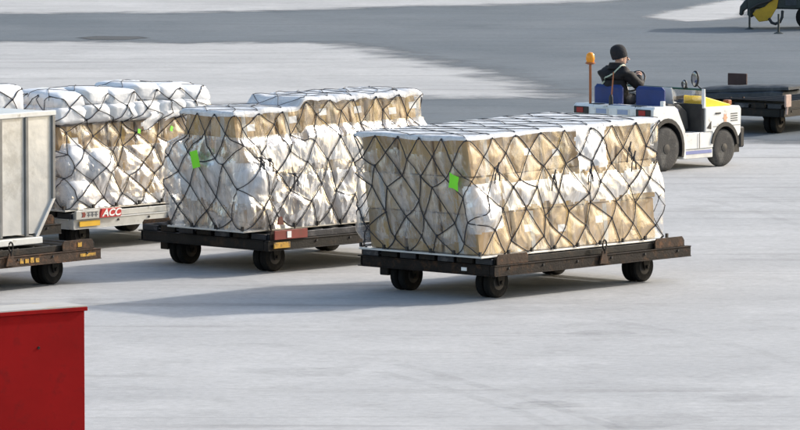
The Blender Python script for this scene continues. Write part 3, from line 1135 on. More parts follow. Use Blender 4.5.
            for (i, j), (xa, ya) in tn.items():
                for dj in (-1, 1):
                    k = (i + 1, j + dj)
                    if k not in tn:
                        continue
                    xb, yb = tn[k]
                    t = np.linspace(0, 1, 9)
                    xx, yy = xa + (xb - xa) * t, ya + (yb - ya) * t
                    zz = []
                    for q1, q2 in zip(xx, yy):
                        hit = tree.ray_cast(Vector((q1, q2, s.H + 0.6)), Vector((0, 0, -1)), 0.95)
                        zz.append(hit[0].z + 0.008 if hit[0] is not None else s.H * 0.97)
                    zz = [max(q, zz[0] + (zz[-1] - zz[0]) * i / (len(zz) - 1)) for i, q in enumerate(zz)]
                    m.tube([tuple(q) for q in np.stack([xx, yy, zz], -1)], rope * 0.62, 5, caps=False)
        o = m.build('cargo_net', material, s.root, smooth=True)
        if hooks:
            m = MB()
            for (i, j), (p, h) in s.nodes.items():
                if j == s.nr:
                    q = s.surf(np.array([p]), np.array([0.0]), np.array([off + 0.005]))[0]
                    m.box(q[0] - 0.014, q[0] + 0.014, q[1] - 0.014, q[1] + 0.014, 0.004, 0.055)
            m.build('net_hook', 'hub', o)['kind'] = 'stuff'
        return o

    def patch(s, name, material, p, h, wp, hh, rot=0.0, off=0.075, thick=0.004, notch=0):
        """a card lying against the side of the load"""
        ca, sa = math.cos(rot), math.sin(rot)
        out = [(-wp / 2, -hh / 2), (wp / 2, -hh / 2), (wp / 2, hh / 2), (-wp / 2, hh / 2)]
        if notch:
            out = [(-wp / 2, -hh / 2), (0, -hh / 2.4), (wp / 2, -hh / 2), (wp / 2.3, hh * 0.05), (wp / 2, hh / 2), (0.1 * wp, hh / 2.3), (-wp / 2.1, hh / 2.2), (-wp / 2.5, 0)]
        n = len(out)
        vs = []
        for e in (off, off - thick):
            for a, b in out:
                q = s.surf(np.array([p + a * ca - b * sa]), np.array([h + (a * sa + b * ca) / s.H]), np.array([e]))[0]
                vs.append(tuple(q))
        fs = [tuple(range(n)), tuple(range(2 * n - 1, n - 1, -1))] + [(i, (i + 1) % n, (i + 1) % n + n, i + n) for i in range(n)]
        return MB().add(vs, fs).build(name, material, s.root)


def pallet(root, L, W, m_=0.05):
    MB().box(-m_, L + m_, -m_, W + m_, -0.022, -0.001).build('pallet', 'alu', root, 0.004)


def sack(root, c, rx, ry, rz, material='sack', seed=0, sq=0.55):
    """a stuffed, creased bag: rounded block with folds"""
    n, m = 30, 18
    V = []
    th = np.linspace(0, math.pi, m)
    ph = np.linspace(0, 2 * math.pi, n)
    P, T = np.meshgrid(ph, th, indexing='ij')
    P, T = P.ravel(), T.ravel()
    f = lambda v: np.sign(v) * np.abs(v) ** sq
    x, y, z = f(np.sin(T)) * f(np.cos(P)), f(np.sin(T)) * f(np.sin(P)), f(np.cos(T))
    k = 1 + 0.16 * (ridged(x * 1.7 + z + seed * 1.3, y * 1.7 + z * 0.7 + seed, seed % 8, 3) - 0.55) + 0.10 * (vn(x * 1.2 + seed, z * 1.3 + y + seed, 5) - 0.5)
    V = np.stack([x * rx * k, y * ry * k, z * rz * k], -1)
    V[ph.size * 0:0] = 0
    o = grid_obj('sack', V, n, m, material, root)
    o.location = c
    return o


ZP = 0.535      # pallet level above the ground

# ---- nearest load: tan cartons, clear film, white sheet on top
n1 = at(481, 256.5, ZP)
L1, W1, H1 = 3.34, 1.84, 1.38
r1 = thing('netted_cargo_load', 'nearest netted load: tan cartons under torn clear film with flat white top', 'cargo load', (n1.x, n1.y, ZP), A1, 'netted cargo loads on dollies')
g1 = Load(r1, L1, W1, H1, [(0, 0, 0, 0, 0), (0.35, -0.03, 0.0, 0.04, 0.03), (0.68, -0.09, -0.02, 0.09, 0.04), (1, -0.13, 0.06, 0.14, 0.03)], (0, 0.05, 0.03, -0.02))
pallet(r1, L1, W1)
g1.cartons(0.0, 0.345, 5, 3, seed=1, jit=0.03)
g1.cartons(0.345, 0.665, 5, 3, seed=2, material='carton_pale')
g1.cartons(0.665, 1.0, 5, 3, seed=3, jit=0.03)
pulls1 = [(2.95, 0.74, 0.2, 0.11, 0.7), (1.98, 0.62, 0.2, 0.11, 0.6), (0.60, 0.74, 0.18, 0.12, 0.6), (3.42, 0.68, 0.16, 0.12, 0.5), (4.95, 0.74, 0.18, 0.11, 0.6)]
lumps1 = [(3.28, 0.34, 0.16, 0.17, 0.11), (0.02, 0.36, 0.22, 0.15, 0.06), (5.10, 0.22, 0.15, 0.16, 0.07), (2.55, 0.55, 0.3, 0.10, 0.02), (1.5, 0.48, 0.5, 0.10, 0.02)]
g1.net_nodes(0.36, 3, 0.26, pulls=pulls1, seed=4)
g1.film('plastic_wrap', 'film_clear', 0, g1.P, 0.01, 0.99, lumps=lumps1, seed=1, amp=0.018, bulge=0.025)
g1.film('plastic_sheet', 'film_band', -0.10, 2.95, 0.30, 0.70, off=0.03, amp=0.035, bulge=0.02, lumps=lumps1, seed=2, edge=0.14, edge_sides='tbl')
g1.film('plastic_sheet', 'film_white', 2.85, 3.55, 0.14, 0.68, off=0.03, amp=0.06, bulge=0.03, lumps=lumps1, seed=3, edge=0.14, edge_sides='tblr')
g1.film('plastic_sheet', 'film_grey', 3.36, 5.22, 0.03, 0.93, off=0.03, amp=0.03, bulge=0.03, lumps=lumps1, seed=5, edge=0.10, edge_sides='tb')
g1.film('torn_sheet', 'film_top', 0.90, 1.62, 0.60, 0.995, off=0.05, amp=0.05, bulge=0.0, seed=6, edge=0.10, edge_sides='blr')
g1.top_sheet('top_sheet', 'film_top', amp=0.025, seed=2)
g1.net(lumps=lumps1, off=0.06, rope=0.0070)
g1.patch('green_tag', 'tag', 3.54, 0.63, 0.15, 0.19, 0.3, off=0.088, notch=1)
for (p, h) in ((0.52, 0.70), (1.32, 0.63), (2.95, 0.72), (1.98, 0.61), (0.6, 0.78)):
    q = g1.surf(np.array([p]), np.array([h]), np.array([0.085]))[0]
    m = MB()
    m.ball(q, 0.022, 0.016, 0.035, 8, 6)
    m.tube([q, q + np.array((0.03, -0.006, -0.06)), q + np.array((0.035, -0.004, -0.13))], 0.009, 5)
    m.tube([q, q + np.array((-0.04, -0.006, -0.05)), q + np.array((-0.05, -0.004, -0.16))], 0.008, 5)
    m.tube([q, q + np.array((0.02, -0.006, 0.09))], 0.010, 5)
    m.build('net_buckle', 'rope', r1)

# ---- middle load: cartons on top, silver film below
n2 = at(243.5, 231, ZP)
L2, W2, H2 = 3.25, 1.25, 1.43
r2 = thing('netted_cargo_load', 'middle netted load: silvery film with a row of cartons along its top', 'cargo load', (n2.x, n2.y, ZP), A2, 'netted cargo loads on dollies')
g2 = Load(r2, L2, W2, H2, [(0, 0, 0, 0, 0), (0.45, -0.03, 0.03, 0.0, 0.06), (0.72, -0.04, 0.03, 0.03, 0.03), (0.78, -0.05, 0.0, 0.10, -0.20), (1, -0.06, 0.0, 0.12, -0.22)], (0, 0.02, 0.02, 0.0))
g2.step = (1.10, 0.075, 0.31)
pallet(r2, L2, W2)
g2.cartons(0.76, 0.985, 3, 2, seed=11, jit=0.02, top_jit=0.02, x_rng=(0, 0.345))
g2.cartons(0.76, 0.975, 7, 2, seed=15, jit=0.02, top_jit=0.03, x_rng=(0.345, 1))
g2.cartons(0.40, 0.76, 5, 2, seed=12, material='carton_pale', inset=0.04)
g2.cartons(0.0, 0.40, 6, 2, seed=13, inset=0.06, jit=0.05)
lumps2 = [(2.95, 0.44, 0.22, 0.14, 0.09), (3.1, 0.16, 0.3, 0.15, 0.11), (3.9, 0.55, 0.4, 0.2, 0.04), (4.35, 0.3, 0.25, 0.25, 0.06), (2.3, 0.16, 0.3, 0.14, 0.05), (1.5, 0.18, 0.3, 0.14, 0.05), (0.8, 0.16, 0.3, 0.14, 0.05)]
pulls2 = [(3.0, 0.62, 0.2, 0.1, 0.7), (2.4, 0.46, 0.2, 0.1, 0.6), (1.75, 0.46, 0.2, 0.1, 0.5), (4.0, 0.6, 0.2, 0.12, 0.4)]
g2.net_nodes(0.37, 3, 0.28, pulls=pulls2, seed=9)
g2.film('plastic_wrap', 'film_milky', 0, g2.P, 0.0, 0.80, off=0.02, lumps=lumps2, seed=7, amp=0.03, bulge=0.02)
g2.film('plastic_wrap', 'film_clear', 0, g2.P, 0.74, 0.995, off=0.012, seed=8, amp=0.012, bulge=0.02)
g2.film('plastic_sheet', 'film_white', 0.0, 3.0, 0.42, 0.80, off=0.035, amp=0.025, bulge=0.02, lumps=lumps2, seed=9, edge=0.12)
g2.film('plastic_sheet', 'film_silver', 0.0, 2.9, 0.0, 0.50, off=0.04, amp=0.06, bulge=0.02, lumps=lumps2, seed=10, edge=0.08, edge_sides='tl')
g2.film('plastic_sheet', 'film_white', 2.72, 3.45, 0.16, 0.64, off=0.04, amp=0.06, lumps=lumps2, seed=12, edge=0.16, edge_sides='tblr')
g2.film('plastic_sheet', 'film_band', 3.10, 4.52, 0.12, 0.76, off=0.035, amp=0.035, bulge=0.02, lumps=lumps2, seed=11, edge=0.2)
g2.top_sheet('top_sheet', 'film_top', amp=0.05, seed=4, drop=0.06)
g2.net(lumps=lumps2, off=0.07)
g2.patch('green_tag', 'tag', 3.86, 0.60, 0.13, 0.21, -0.25, off=0.17)
for (p, h) in ((3.0, 0.62), (2.85, 0.60), (2.45, 0.46), (0.05, 0.5)):
    q = g2.surf(np.array([p]), np.array([h]), np.array([0.105]))[0]
    m = MB()
    m.ball(q, 0.035, 0.018, 0.022, 8, 6)
    m.tube([q, q + np.array((0.05, -0.006, -0.05)), q + np.array((0.05, -0.004, -0.15))], 0.009, 5)
    m.tube([q, q + np.array((-0.02, -0.006, -0.20))], 0.010, 5)
    m.tube([q, q + np.array((-0.12, -0.006, 0.02))], 0.009, 5)
    m.build('net_buckle', 'rope', r2)
MB().prism([(0.0, 0.0), (0.10, 0.0), (0.07, 0.10), (0.02, 0.09)], -0.16, -0.14).build('red_scrap', 'red_plate', r2, loc=(0.42, -0.02, 0.06))

# ---- far-left load: film-covered sacks at the foot, cartons half-way, white sacks on top
n3 = at(73.5, 229, 0.305) + Vector((math.cos(A3), math.sin(A3), 0)) * 0.02 + Vector((-math.sin(A3), math.cos(A3), 0)) * 0.17
L3, W3, H3 = 2.62, 0.85, 1.52
r3 = thing('netted_cargo_load', 'tall netted load behind the metal container, topped with white sacks', 'cargo load', (n3.x, n3.y, ZP), A3, 'netted cargo loads on dollies')
g3 = Load(r3, L3, W3, H3, [(0, 0.0, -0.1, 0, 0), (0.4, -0.03, -0.2, 0.04, 0.0), (0.72, -0.08, -0.2, 0.08, 0.0), (0.78, -0.10, 0.14, 0.06, -0.1), (1, -0.12, -0.08, 0.16, -0.30)], (-0.06, -0.05, 0.02, -0.02))
pallet(r3, L3, W3)
g3.cartons(0.50, 0.72, 5, 2, seed=21, jit=0.03)
g3.cartons(0.0, 0.50, 5, 2, seed=22, inset=0.10, material='carton_pale', jit=0.05)
for j in range(2):
    for i in range(6):
        fx = (i + 0.5) / 6
        fy = (j + 0.5) / 2
        hump = 0.05 * math.sin(fx * math.pi) + 0.03 * math.sin(i * 2.3 + j)
        x0, x1, y0, y1 = [float(q) for q in g3.foot(0.9)]
        sack(r3, (x0 + fx * (x1 - x0), y0 + fy * (y1 - y0), H3 * 0.72 + 0.11), 0.285, 0.30, 0.125, seed=i * 3 + j, sq=0.42)
        sack(r3, (x0 + fx * (x1 - x0) + 0.03, y0 + fy * (y1 - y0), H3 * 0.72 + 0.275 + hump), 0.275, 0.27, 0.115, seed=i * 5 + j + 40, sq=0.48)
for i, (x, z, rx, rz) in enumerate(((0.18, 0.62, 0.2, 0.22), (0.20, 0.22, 0.24, 0.2), (0.62, 0.55, 0.24, 0.2))):
    sack(r3, (x, 0.10, z), rx, 0.2, rz, 'sack', 60 + i, 0.75)
lumps3 = [(2.45, 0.37, 0.22, 0.12, 0.09), (2.40, 0.15, 0.25, 0.10, 0.06), (2.0, 0.33, 0.25, 0.12, 0.07), (1.4, 0.2, 0.4, 0.15, 0.03), (0.6, 0.1, 0.6, 0.1, 0.03)]
g3.net_nodes(0.39, 4, 0.25, pulls=[(2.2, 0.58, 0.2, 0.09, 0.7), (1.5, 0.52, 0.2, 0.09, 0.5), (0.9, 0.3, 0.2, 0.1, 0.5)], seed=14)
g3.film('plastic_wrap', 'film_milky', 0, g3.P, 0.0, 0.52, off=0.02, lumps=lumps3, seed=13, amp=0.04, bulge=0.02)
g3.film('plastic_wrap', 'film_clear', 0, g3.P, 0.48, 0.74, off=0.02, seed=14, amp=0.03)
g3.film('plastic_sheet', 'film_white', 0.0, 2.6, 0.01, 0.20, off=0.04, amp=0.06, lumps=lumps3, seed=15, edge=0.18, edge_sides='t')
g3.film('plastic_sheet', 'film_white', 1.55, 2.62, 0.02, 0.50, off=0.04, amp=0.05, bulge=0.02, lumps=lumps3, seed=17, edge=0.16, edge_sides='tlr')
g3.film('torn_sheet', 'film_top', 0.55, 1.25, 0.60, 0.80, off=0.10, amp=0.10, bulge=0, seed=16, edge=0.16, edge_sides='blr')
g3.film('plastic_wrap', 'film_clear', 0, g3.P, 0.74, 0.97, off=0.05, seed=24, amp=0.03, bulge=0.02)
g3.top_args = (0.03, 3, 0.03)
g3.net(lumps=lumps3, off=0.085)
g3.patch('green_tag', 'tag', 1.23, 0.645, 0.05, 0.06, 0.2, off=0.17)
g3.patch('green_tag', 'tag', 0.60, 0.645, 0.05, 0.07, 0.4, off=0.17)

# ---- load of white sacks half hidden behind the container
n5 = at(10, 250, 0.0)
L5, W5 = 2.6, 1.7
u5 = Vector((math.cos(A3), math.sin(A3), 0))
n5c = at(27, 106, ZP + 1.38) - u5 * (L5 + 0.05)
r5 = thing('netted_cargo_load', 'white bagged load just peeking over the metal container at far left', 'cargo load', (n5c.x, n5c.y, ZP), A3, 'netted cargo loads on dollies')
g5 = Load(r5, L5, W5, 1.62, [(0, 0, 0, 0, 0), (0.75, 0, 0, 0, 0), (1, 0.07, -0.07, 0.07, -0.07)], (0, 0, 0, 0))
pallet(r5, L5, W5)
g5.cartons(0.0, 0.4, 4, 3, seed=31)
g5.cartons(0.4, 0.76, 4, 3, seed=32)
for j in range(3):
    for i in range(5):
        sack(r5, ((i + 0.5) / 5 * L5, (j + 0.5) / 3 * W5, 1.24 + 0.19 + 0.02 * ((i + j) % 2)), 0.285, 0.31, 0.225, seed=80 + i * 3 + j, sq=0.4)
g5.net_nodes(0.4, 4, 0.2, seed=19)
g5.top_args = (0.05, 3, 0.02)
g5.net(off=0.05)
d5n = Vector((n5c.x, n5c.y, 0)) - Vector((math.cos(A3), math.sin(A3), 0)) * 0.2 - Vector((-math.sin(A3), math.cos(A3), 0)) * 0.25
d5 = make_dolly('dolly hidden behind the metal container, under the white bagged load', None, A3, 3.2, 2.2, 'steel_black', 'steel_black', corner=d5n)

# ------------------------------------------------------------ the metal container on the rusty dolly
ch = 1.56
ctr = at(53.5, 203, 0.0)
cont = thing('metal_container', 'pale aluminium air cargo container with a slanted lower corner, at the left edge', 'container', (N4.x, N4.y, 0.553), A4)
E = L4 - 0.95         # foot of the slanted side
X1 = L4 - 0.65        # full-width right side
ZC = 0.52             # where the slant ends
Y0, Y1c = 0.16, 1.70
out = [(0.15, 0.10), (E, 0.10), (X1, ZC), (X1, ch - 0.05), (0.15, ch - 0.05)]
# front panels between the posts
post_x = [0.15, 0.72, 1.32, 1.93, X1 - 0.47]
edges = post_x + [X1]
for k in range(len(edges) - 1):
    xa, xb = edges[k] + 0.03, edges[k + 1] - 0.03
    if xb > E:
        poly = [(xa, 0.10), (E - 0.0, 0.10), (xb, ZC - 0.04), (xb, ch - 0.06), (xa, ch - 0.06)] if xa < E else [(xa, 0.10 + (xa - E) / (X1 - E) * (ZC - 0.10)), (xb, ZC - 0.04), (xb, ch - 0.06), (xa, ch - 0.06)]
    else:
        poly = [(xa, 0.10), (xb, 0.10), (xb, ch - 0.06), (xa, ch - 0.06)]
    MB().prism(poly, Y0 + 0.02, Y0 + 0.028).build('panel', 'alu_pale', cont)
for k, x in enumerate(post_x):
    MB().box(x - 0.026, x + 0.026, Y0 - 0.006, Y0 + 0.03, 0.075, ch - 0.062).build('post', 'alu_dark' if k else 'alu_dark', cont, 0.006)
MB().box(X1 - 0.03, X1 + 0.022, Y0 - 0.008, Y0 + 0.04, ZC - 0.02, ch - 0.062).build('post', 'alu_dark', cont, 0.006)
MB().prism([(E - 0.03, 0.062), (E + 0.03, 0.062), (X1 + 0.022, ZC - 0.02), (X1 - 0.03, ZC - 0.02)], Y0 - 0.007, Y0 + 0.045).build('slanted_post', 'alu', cont, 0.004)
MB().box(0.10, X1 + 0.03, Y0 - 0.014, Y0 + 0.05, ch - 0.06, ch).build('top_rail', 'white_steel', cont, 0.006)
MB().box(0.10, X1 + 0.03, Y1c - 0.05, Y1c + 0.01, ch - 0.06, ch).build('top_rail', 'white_steel', cont, 0.006)
MB().box(0.10, X1 + 0.025, Y0 + 0.052, Y1c - 0.052, ch - 0.035, ch - 0.012).build('roof', 'alu', cont)
MB().box(X1 - 0.008, X1 + 0.015, Y0 + 0.045, Y1c - 0.01, ZC - 0.02, ch - 0.065).build('side_panel', 'alu', cont)
MB().hexa([(E, Y0 + 0.05, 0.07), (E + 0.02, Y0 + 0.05, 0.07), (E + 0.02, Y1c - 0.01, 0.07), (E, Y1c - 0.01, 0.07),
           (X1 - 0.01, Y0 + 0.05, ZC - 0.02), (X1 + 0.012, Y0 + 0.05, ZC - 0.02), (X1 + 0.012, Y1c - 0.01, ZC - 0.02), (X1 - 0.01, Y1c - 0.01, ZC - 0.02)]).build('slanted_panel', 'alu', cont)
MB().prism(out, Y1c - 0.02, Y1c).build('back_panel', 'alu_pale', cont)
MB().box(0.15, 0.17, Y0 + 0.05, Y1c - 0.03, 0.07, ch - 0.065).build('side_panel', 'alu_pale', cont)
MB().box(0.08, E + 0.05, Y0 - 0.05, Y1c + 0.04, -0.02, 0.06).build('base', 'white_steel', cont, 0.008)

# ------------------------------------------------------------ red cabinet in the foreground
AR = R(36)
RZ = 1.50
rc = at(84.5, 305.3, RZ)
red = thing('red_cabinet', 'red steel cabinet with a dusty pale top, cut off at the lower left corner', 'cabinet', (rc.x, rc.y, 0), AR)
LR, WR = 2.0, 0.44
# local x runs along the front to the right; the near-right corner is the origin
MB().box(-LR, 0, 0, 0.02, 0.08, RZ - 0.05).build('front_panel', 'red_box', red, 0.004)
MB().box(-0.02, 0.0, 0.021, WR, 0.08, RZ - 0.05).build('side_panel', 'red_box', red, 0.004)
MB().box(-LR, -LR + 0.02, 0.021, WR, 0.08, RZ - 0.05).build('side_panel', 'red_box', red, 0.004)
MB().box(-LR + 0.021, -0.021, WR - 0.02, WR, 0.08, RZ - 0.05).build('back_panel', 'red_box', red)
lid = MB().box(-LR - 0.02, 0.022, -0.022, WR + 0.02, RZ - 0.049, RZ - 0.012).build('lid', 'red_box', red, 0.004)
MB().box(-LR - 0.012, 0.014, -0.014, WR + 0.012, RZ - 0.0115, RZ).build('lid_sheet', 'box_top', lid)
for x in (-LR + 0.05, -0.15):
    MB().box(x, x + 0.1, 0.03, WR - 0.03, 0, 0.079).build('foot', 'steel_black', red)
m = MB()
m.lathe([(0.012, -0.006), (0.014, -0.003), (0.014, 0.0)], (-0.50, 0.0, RZ - 0.36), 'y', 12).build('bolt', 'steel_black', red)

# ------------------------------------------------------------ towing tractor
AT = R(48)
KX, KY = 0.88, 1.10
tp = at(653, 173)
tug = thing('towing_tractor', 'small white airport towing tractor with blue seats and a yellow hood', 'tractor', (tp.x, tp.y, 0), AT)
TW, TL = 1.42, 2.40


def arch(cx, cz, r, a0, a1, n=10):
    return [(cx + r * math.cos(R(a0 + (a1 - a0) * k / n)), cz + r * math.sin(R(a0 + (a1 - a0) * k / n))) for k in range(n + 1)]


RWX, RWR, FWX, FWR = 0.38, 0.335, 1.93, 0.285
# rear fenders, one on each side, arched over the wheels
for y0, y1 in ((0.0, 0.34), (TW - 0.34, TW)):
    poly = [(0.0, 0.42), (0.0, 0.93), (0.05, 0.975), (0.58, 0.965), (0.66, 0.92), (0.86, 0.60), (0.89, 0.16), (0.83, 0.16)] + arch(RWX, 0.335, 0.45, -20, 168, 14)
    MB().prism(poly, y0, y1).build('rear_fender', 'white_paint', tug, 0.012)
    MB().prism(arch(RWX, 0.335, 0.405, -15, 170, 14), y0 + 0.20 if y0 == 0 else y0 + 0.02, y0 + 0.22 if y0 == 0 else y0 + 0.04).build('wheel_well', 'black_plastic', tug)
MB().box(0.02, 0.40, 0.341, TW - 0.341, 0.88, 0.968).build('rear_deck', 'white_paint', tug, 0.012)
MB().box(-0.012, 0.02, 0.03, TW - 0.03, 0.44, 0.94).build('rear_panel', 'white_paint', tug, 0.008)
MB().box(-0.05, 0.05, 0.02, TW - 0.02, 0.24, 0.43).build('rear_bumper', 'dark_trim', tug, 0.015)
m = MB()
m.box(-0.16, -0.05, TW / 2 - 0.08, TW / 2 + 0.08, 0.30, 0.42)
m.box(-0.26, -0.161, TW / 2 - 0.06, TW / 2 + 0.06, 0.38, 0.41)
m.box(-0.26, -0.161, TW / 2 - 0.06, TW / 2 + 0.06, 0.30, 0.33)
m.tube([(-0.21, TW / 2, 0.29), (-0.21, TW / 2, 0.47)], 0.018, 8)
m.build('tow_hitch', 'steel_black', tug)
# lamps let into the rear edge
for y, mt in ((0.16, 'red_lens'), (TW - 0.16, 'red_lens')):
    lh = MB().box(-0.03, -0.0125, y - 0.13, y + 0.13, 0.83, 0.935).build('tail_lamp', 'black_plastic', tug, 0.006)
    MB().box(-0.036, -0.0301, y - 0.04, y + 0.075, 0.845, 0.92).build('lens', mt, lh)
for y in (0.52, 0.90):
    lh = MB().box(-0.028, -0.0125, y - 0.115, y + 0.115, 0.83, 0.93).build('rear_lamp', 'white_steel', tug, 0.006)
    MB().box(-0.034, -0.0281, y - 0.09, y + 0.09, 0.845, 0.915).build('lens', 'lamp_glass', lh)
for y in (0.335, 0.7, 1.08):
    MB().box(0.05, 0.20, y - 0.09, y + 0.09, 0.971, 0.978).build('deck_plate', 'lamp_glass' if y == 0.7 else 'dark_trim', tug)
# chassis, sill and step
MB().box(0.30, 2.20, 0.36, TW - 0.36, 0.22, 0.54).build('chassis', 'black_plastic', tug)
for y0, y1 in ((0.012, 0.30), (TW - 0.30, TW - 0.012)):
    MB().box(0.87, 1.63, y0, y1, 0.30, 0.545).build('sill', 'white_paint', tug, 0.010)
    st = MB().box(0.865, 1.635, y0 + 0.012 if y0 < 0.1 else y0, y1 if y0 < 0.1 else y1 - 0.012, 0.155, 0.297).build('step', 'white_steel', tug, 0.008)
    yy = y0 + 0.010 if y0 < 0.1 else y1 - 0.010
    MB().box(0.90, 1.60, yy - 0.003 if y0 < 0.1 else yy - 0.001, yy + 0.001 if y0 < 0.1 else yy + 0.003, 0.225, 0.275).build('blue_stripe', 'blue_stripe', st)
MB().box(0.66, 1.60, 0.301, TW - 0.301, 0.545, 0.57).build('floor_plate', 'dark_trim', tug)
# engine cover between the seats, cowl, hood
MB().prism([(0.63, 0.57), (1.28, 0.57), (1.22, 0.86), (1.02, 0.97), (0.70, 0.99), (0.63, 0.93)], 0.20, 0.60).build('engine_cover', 'dark_trim', tug, 0.03)
MB().box(1.34, 1.40, 0.03, TW - 0.03, 0.545, 0.96).build('cowl', 'dark_trim', tug, 0.01)
MB().prism([(1.24, 0.93), (1.339, 0.88), (1.339, 1.06), (1.29, 1.09)], 0.80, TW - 0.06).build('dashboard', 'black_plastic', tug, 0.01)
for y0, y1 in ((0.0, 0.30), (TW - 0.30, TW)):
    poly = [(1.40, 0.545), (1.58, 0.545)] + arch(FWX, 0.29, 0.375, 146, 24, 12) + [(2.30, 0.44), (2.36, 0.50), (2.37, 0.86), (2.33, 0.905), (1.40, 0.915)]
    MB().prism(poly, y0, y1).build('front_fender', 'white_paint', tug, 0.012)
    MB().prism(arch(FWX, 0.29, 0.34, 172, 8, 12), y0 + 0.2 if y0 == 0 else y0 + 0.02, y0 + 0.22 if y0 == 0 else y0 + 0.04).build('wheel_well', 'black_plastic', tug)
MB().prism([(1.405, 0.60), (2.34, 0.60), (2.34, 0.88), (1.405, 0.90)], 0.301, TW - 0.301).build('front_body', 'white_paint', tug, 0.01)
MB().prism([(1.405, 0.90), (2.20, 0.902), (2.16, 0.93), (1.405, 1.085)], 0.06, 0.40).build('hood', 'yellow_hood', tug, 0.015)
MB().box(2.20, 2.30, 0.12, 0.22, 0.91, 0.985).build('marker_lamp', 'orange_pole', tug, 0.012)
MB().box(2.345, 2.46, 0.0, TW, 0.27, 0.58).build('front_bumper', 'black_plastic', tug, 0.02)
MB().prism([(2.20, 0.20), (2.345, 0.20), (2.345, 0.55), (2.27, 0.40)], 0.02, TW - 0.02).build('front_skirt', 'black_plastic', tug)
m = MB()
for k in range(12):
    q = 2 * math.pi * k / 12
    rr = 0.065 if k % 2 == 0 else 0.035
    m.v.append((1.93 + rr * math.cos(q), -0.0035, 0.735 + 1.25 * rr * math.sin(q)))
m.f.append(tuple(range(12)))
m.mi.append(0)
m.build('emblem', 'emblem', tug)
# low windscreen: white near post, dark bar along the top
m = MB()
m.prism([(1.352, 0.90), (1.408, 0.90), (1.392, 1.19), (1.362, 1.19)], -0.002, 0.05)
m.build('windscreen_post', 'white_paint', tug, 0.006)
MB().prism([(1.352, 0.94), (1.408, 0.94), (1.392, 1.19), (1.362, 1.19)], TW - 0.05, TW + 0.002).build('windscreen_post', 'white_paint', tug, 0.006)
MB().tube([(1.377, 0.051, 1.18), (1.377, TW - 0.051, 1.18)], 0.016, 8).build('windscreen_bar', 'green_bar', tug, smooth=True)
MB().box(1.373, 1.381, 0.06, TW - 0.06, 0.962, 1.162).build('windscreen_glass', 'glass', tug)
# panel seams, handle, vents and a filler cap on the near side
for x0, x1, z0, z1 in ((1.36, 1.366, 0.56, 0.90), (1.60, 2.34, 0.612, 0.618), (1.24, 1.246, 0.31, 0.54)):
    MB().box(x0, x1, -0.0035, 0.004, z0, z1).build('panel_seam', 'dark_trim', tug)
MB().box(1.66, 1.80, -0.014, -0.0005, 0.80, 0.825).build('hood_handle', 'black_plastic', tug, 0.004)
for k in range(4):
    MB().box(2.08, 2.26, -0.0045, -0.0005, 0.68 + 0.035 * k, 0.693 + 0.035 * k).build('vent_slot', 'dark_trim', tug)
MB().prism([(1.43, 0.60), (1.55, 0.58), (1.55, 0.70)], -0.0045, -0.0005).build('dark_corner', 'black_plastic', tug)
# mirrors
def mirror(y, z, ry, rz_, stalk):
    mm = MB()
    mm.ball((1.33, y, z), 0.03, ry, rz_, 14, 9)
    o_ = mm.build('mirror', 'black_plastic', tug, smooth=True)
    MB().ball((1.302, y, z), 0.006, ry * 0.82, rz_ * 0.85, 14, 7).build('mirror_glass', 'mirror', o_, smooth=True)
    MB().tube(stalk, 0.010, 6).build('mirror_stalk', 'black_plastic', o_)
mirror(0.14, 1.34, 0.075, 0.125, [(1.345, 0.14, 1.27), (1.36, 0.08, 1.21), (1.372, 0.04, 1.185)])
mirror(0.33, 1.25, 0.05, 0.07, [(1.345, 0.32, 1.24), (1.37, 0.30, 1.185)])
# wheels
for x, y, r_, w_ in ((RWX, 0.015, RWR, 0.185), (RWX, TW - 0.20, RWR, 0.185), (FWX, 0.015, FWR, 0.165), (FWX, TW - 0.18, FWR, 0.165)):
    prof = [(r_ * 0.56, 0), (r_ * 0.80, -0.004), (r_ * 0.93, 0.012), (r_, 0.045), (r_, w_ - 0.045), (r_ * 0.93, w_ - 0.012), (r_ * 0.8, w_ + 0.004), (r_ * 0.56, w_)]
    wh = MB().lathe(prof, (0, 0, 0), 'y', 36).build('wheel', 'tyre_grey', tug, smooth=True, loc=(x, y, r_))
    out_y = 0.0 if y < 0.5 else w_
    sg = 1 if y < 0.5 else -1
    MB().lathe([(r_ * 0.555, out_y + sg * 0.01), (r_ * 0.50, out_y + sg * 0.045), (r_ * 0.24, out_y + sg * 0.06), (r_ * 0.22, out_y - sg * 0.005), (r_ * 0.08, out_y - sg * 0.012)],
               (0, 0, 0), 'y', 24).build('rim', 'black_plastic', wh, smooth=True)
for cx_, cz_, r_, a0, a1 in ((RWX, 0.335, 0.45, -18, 166), (FWX, 0.29, 0.375, 168, 6)):
    for y0, y1 in ((-0.006, 0.31), (TW - 0.31, TW + 0.006)):
        MB().prism(arch(cx_, cz_, r_ + 0.002, a0, a1, 14) + arch(cx_, cz_, r_ - 0.055, a1, a0, 14), y0, y1).build('arch_lip', 'black_plastic', tug)
# seats
for y in (0.35, 1.09):
    m = MB()
    m.box(0.40, 0.52, y - 0.25, y + 0.25, 0.80, 1.25)
    bk = m.build('seat_back', 'blue_seat', tug, 0.045)
    bk.rotation_euler = (0, 0, 0)
    MB().box(0.505, 0.90, y - 0.225, y + 0.225, 0.80, 0.93).build('seat_cushion', 'blue_seat', tug, 0.035)
    MB().box(0.50, 0.86, y - 0.16, y + 0.16, 0.571, 0.799).build('seat_base', 'dark_trim', tug)
MB().prism([(0.93, 0.97), (0.96, 0.96), (0.90, 1.22), (0.87, 1.22)], 0.26, 0.48).build('clipboard', 'white_steel', tug, 0.006)
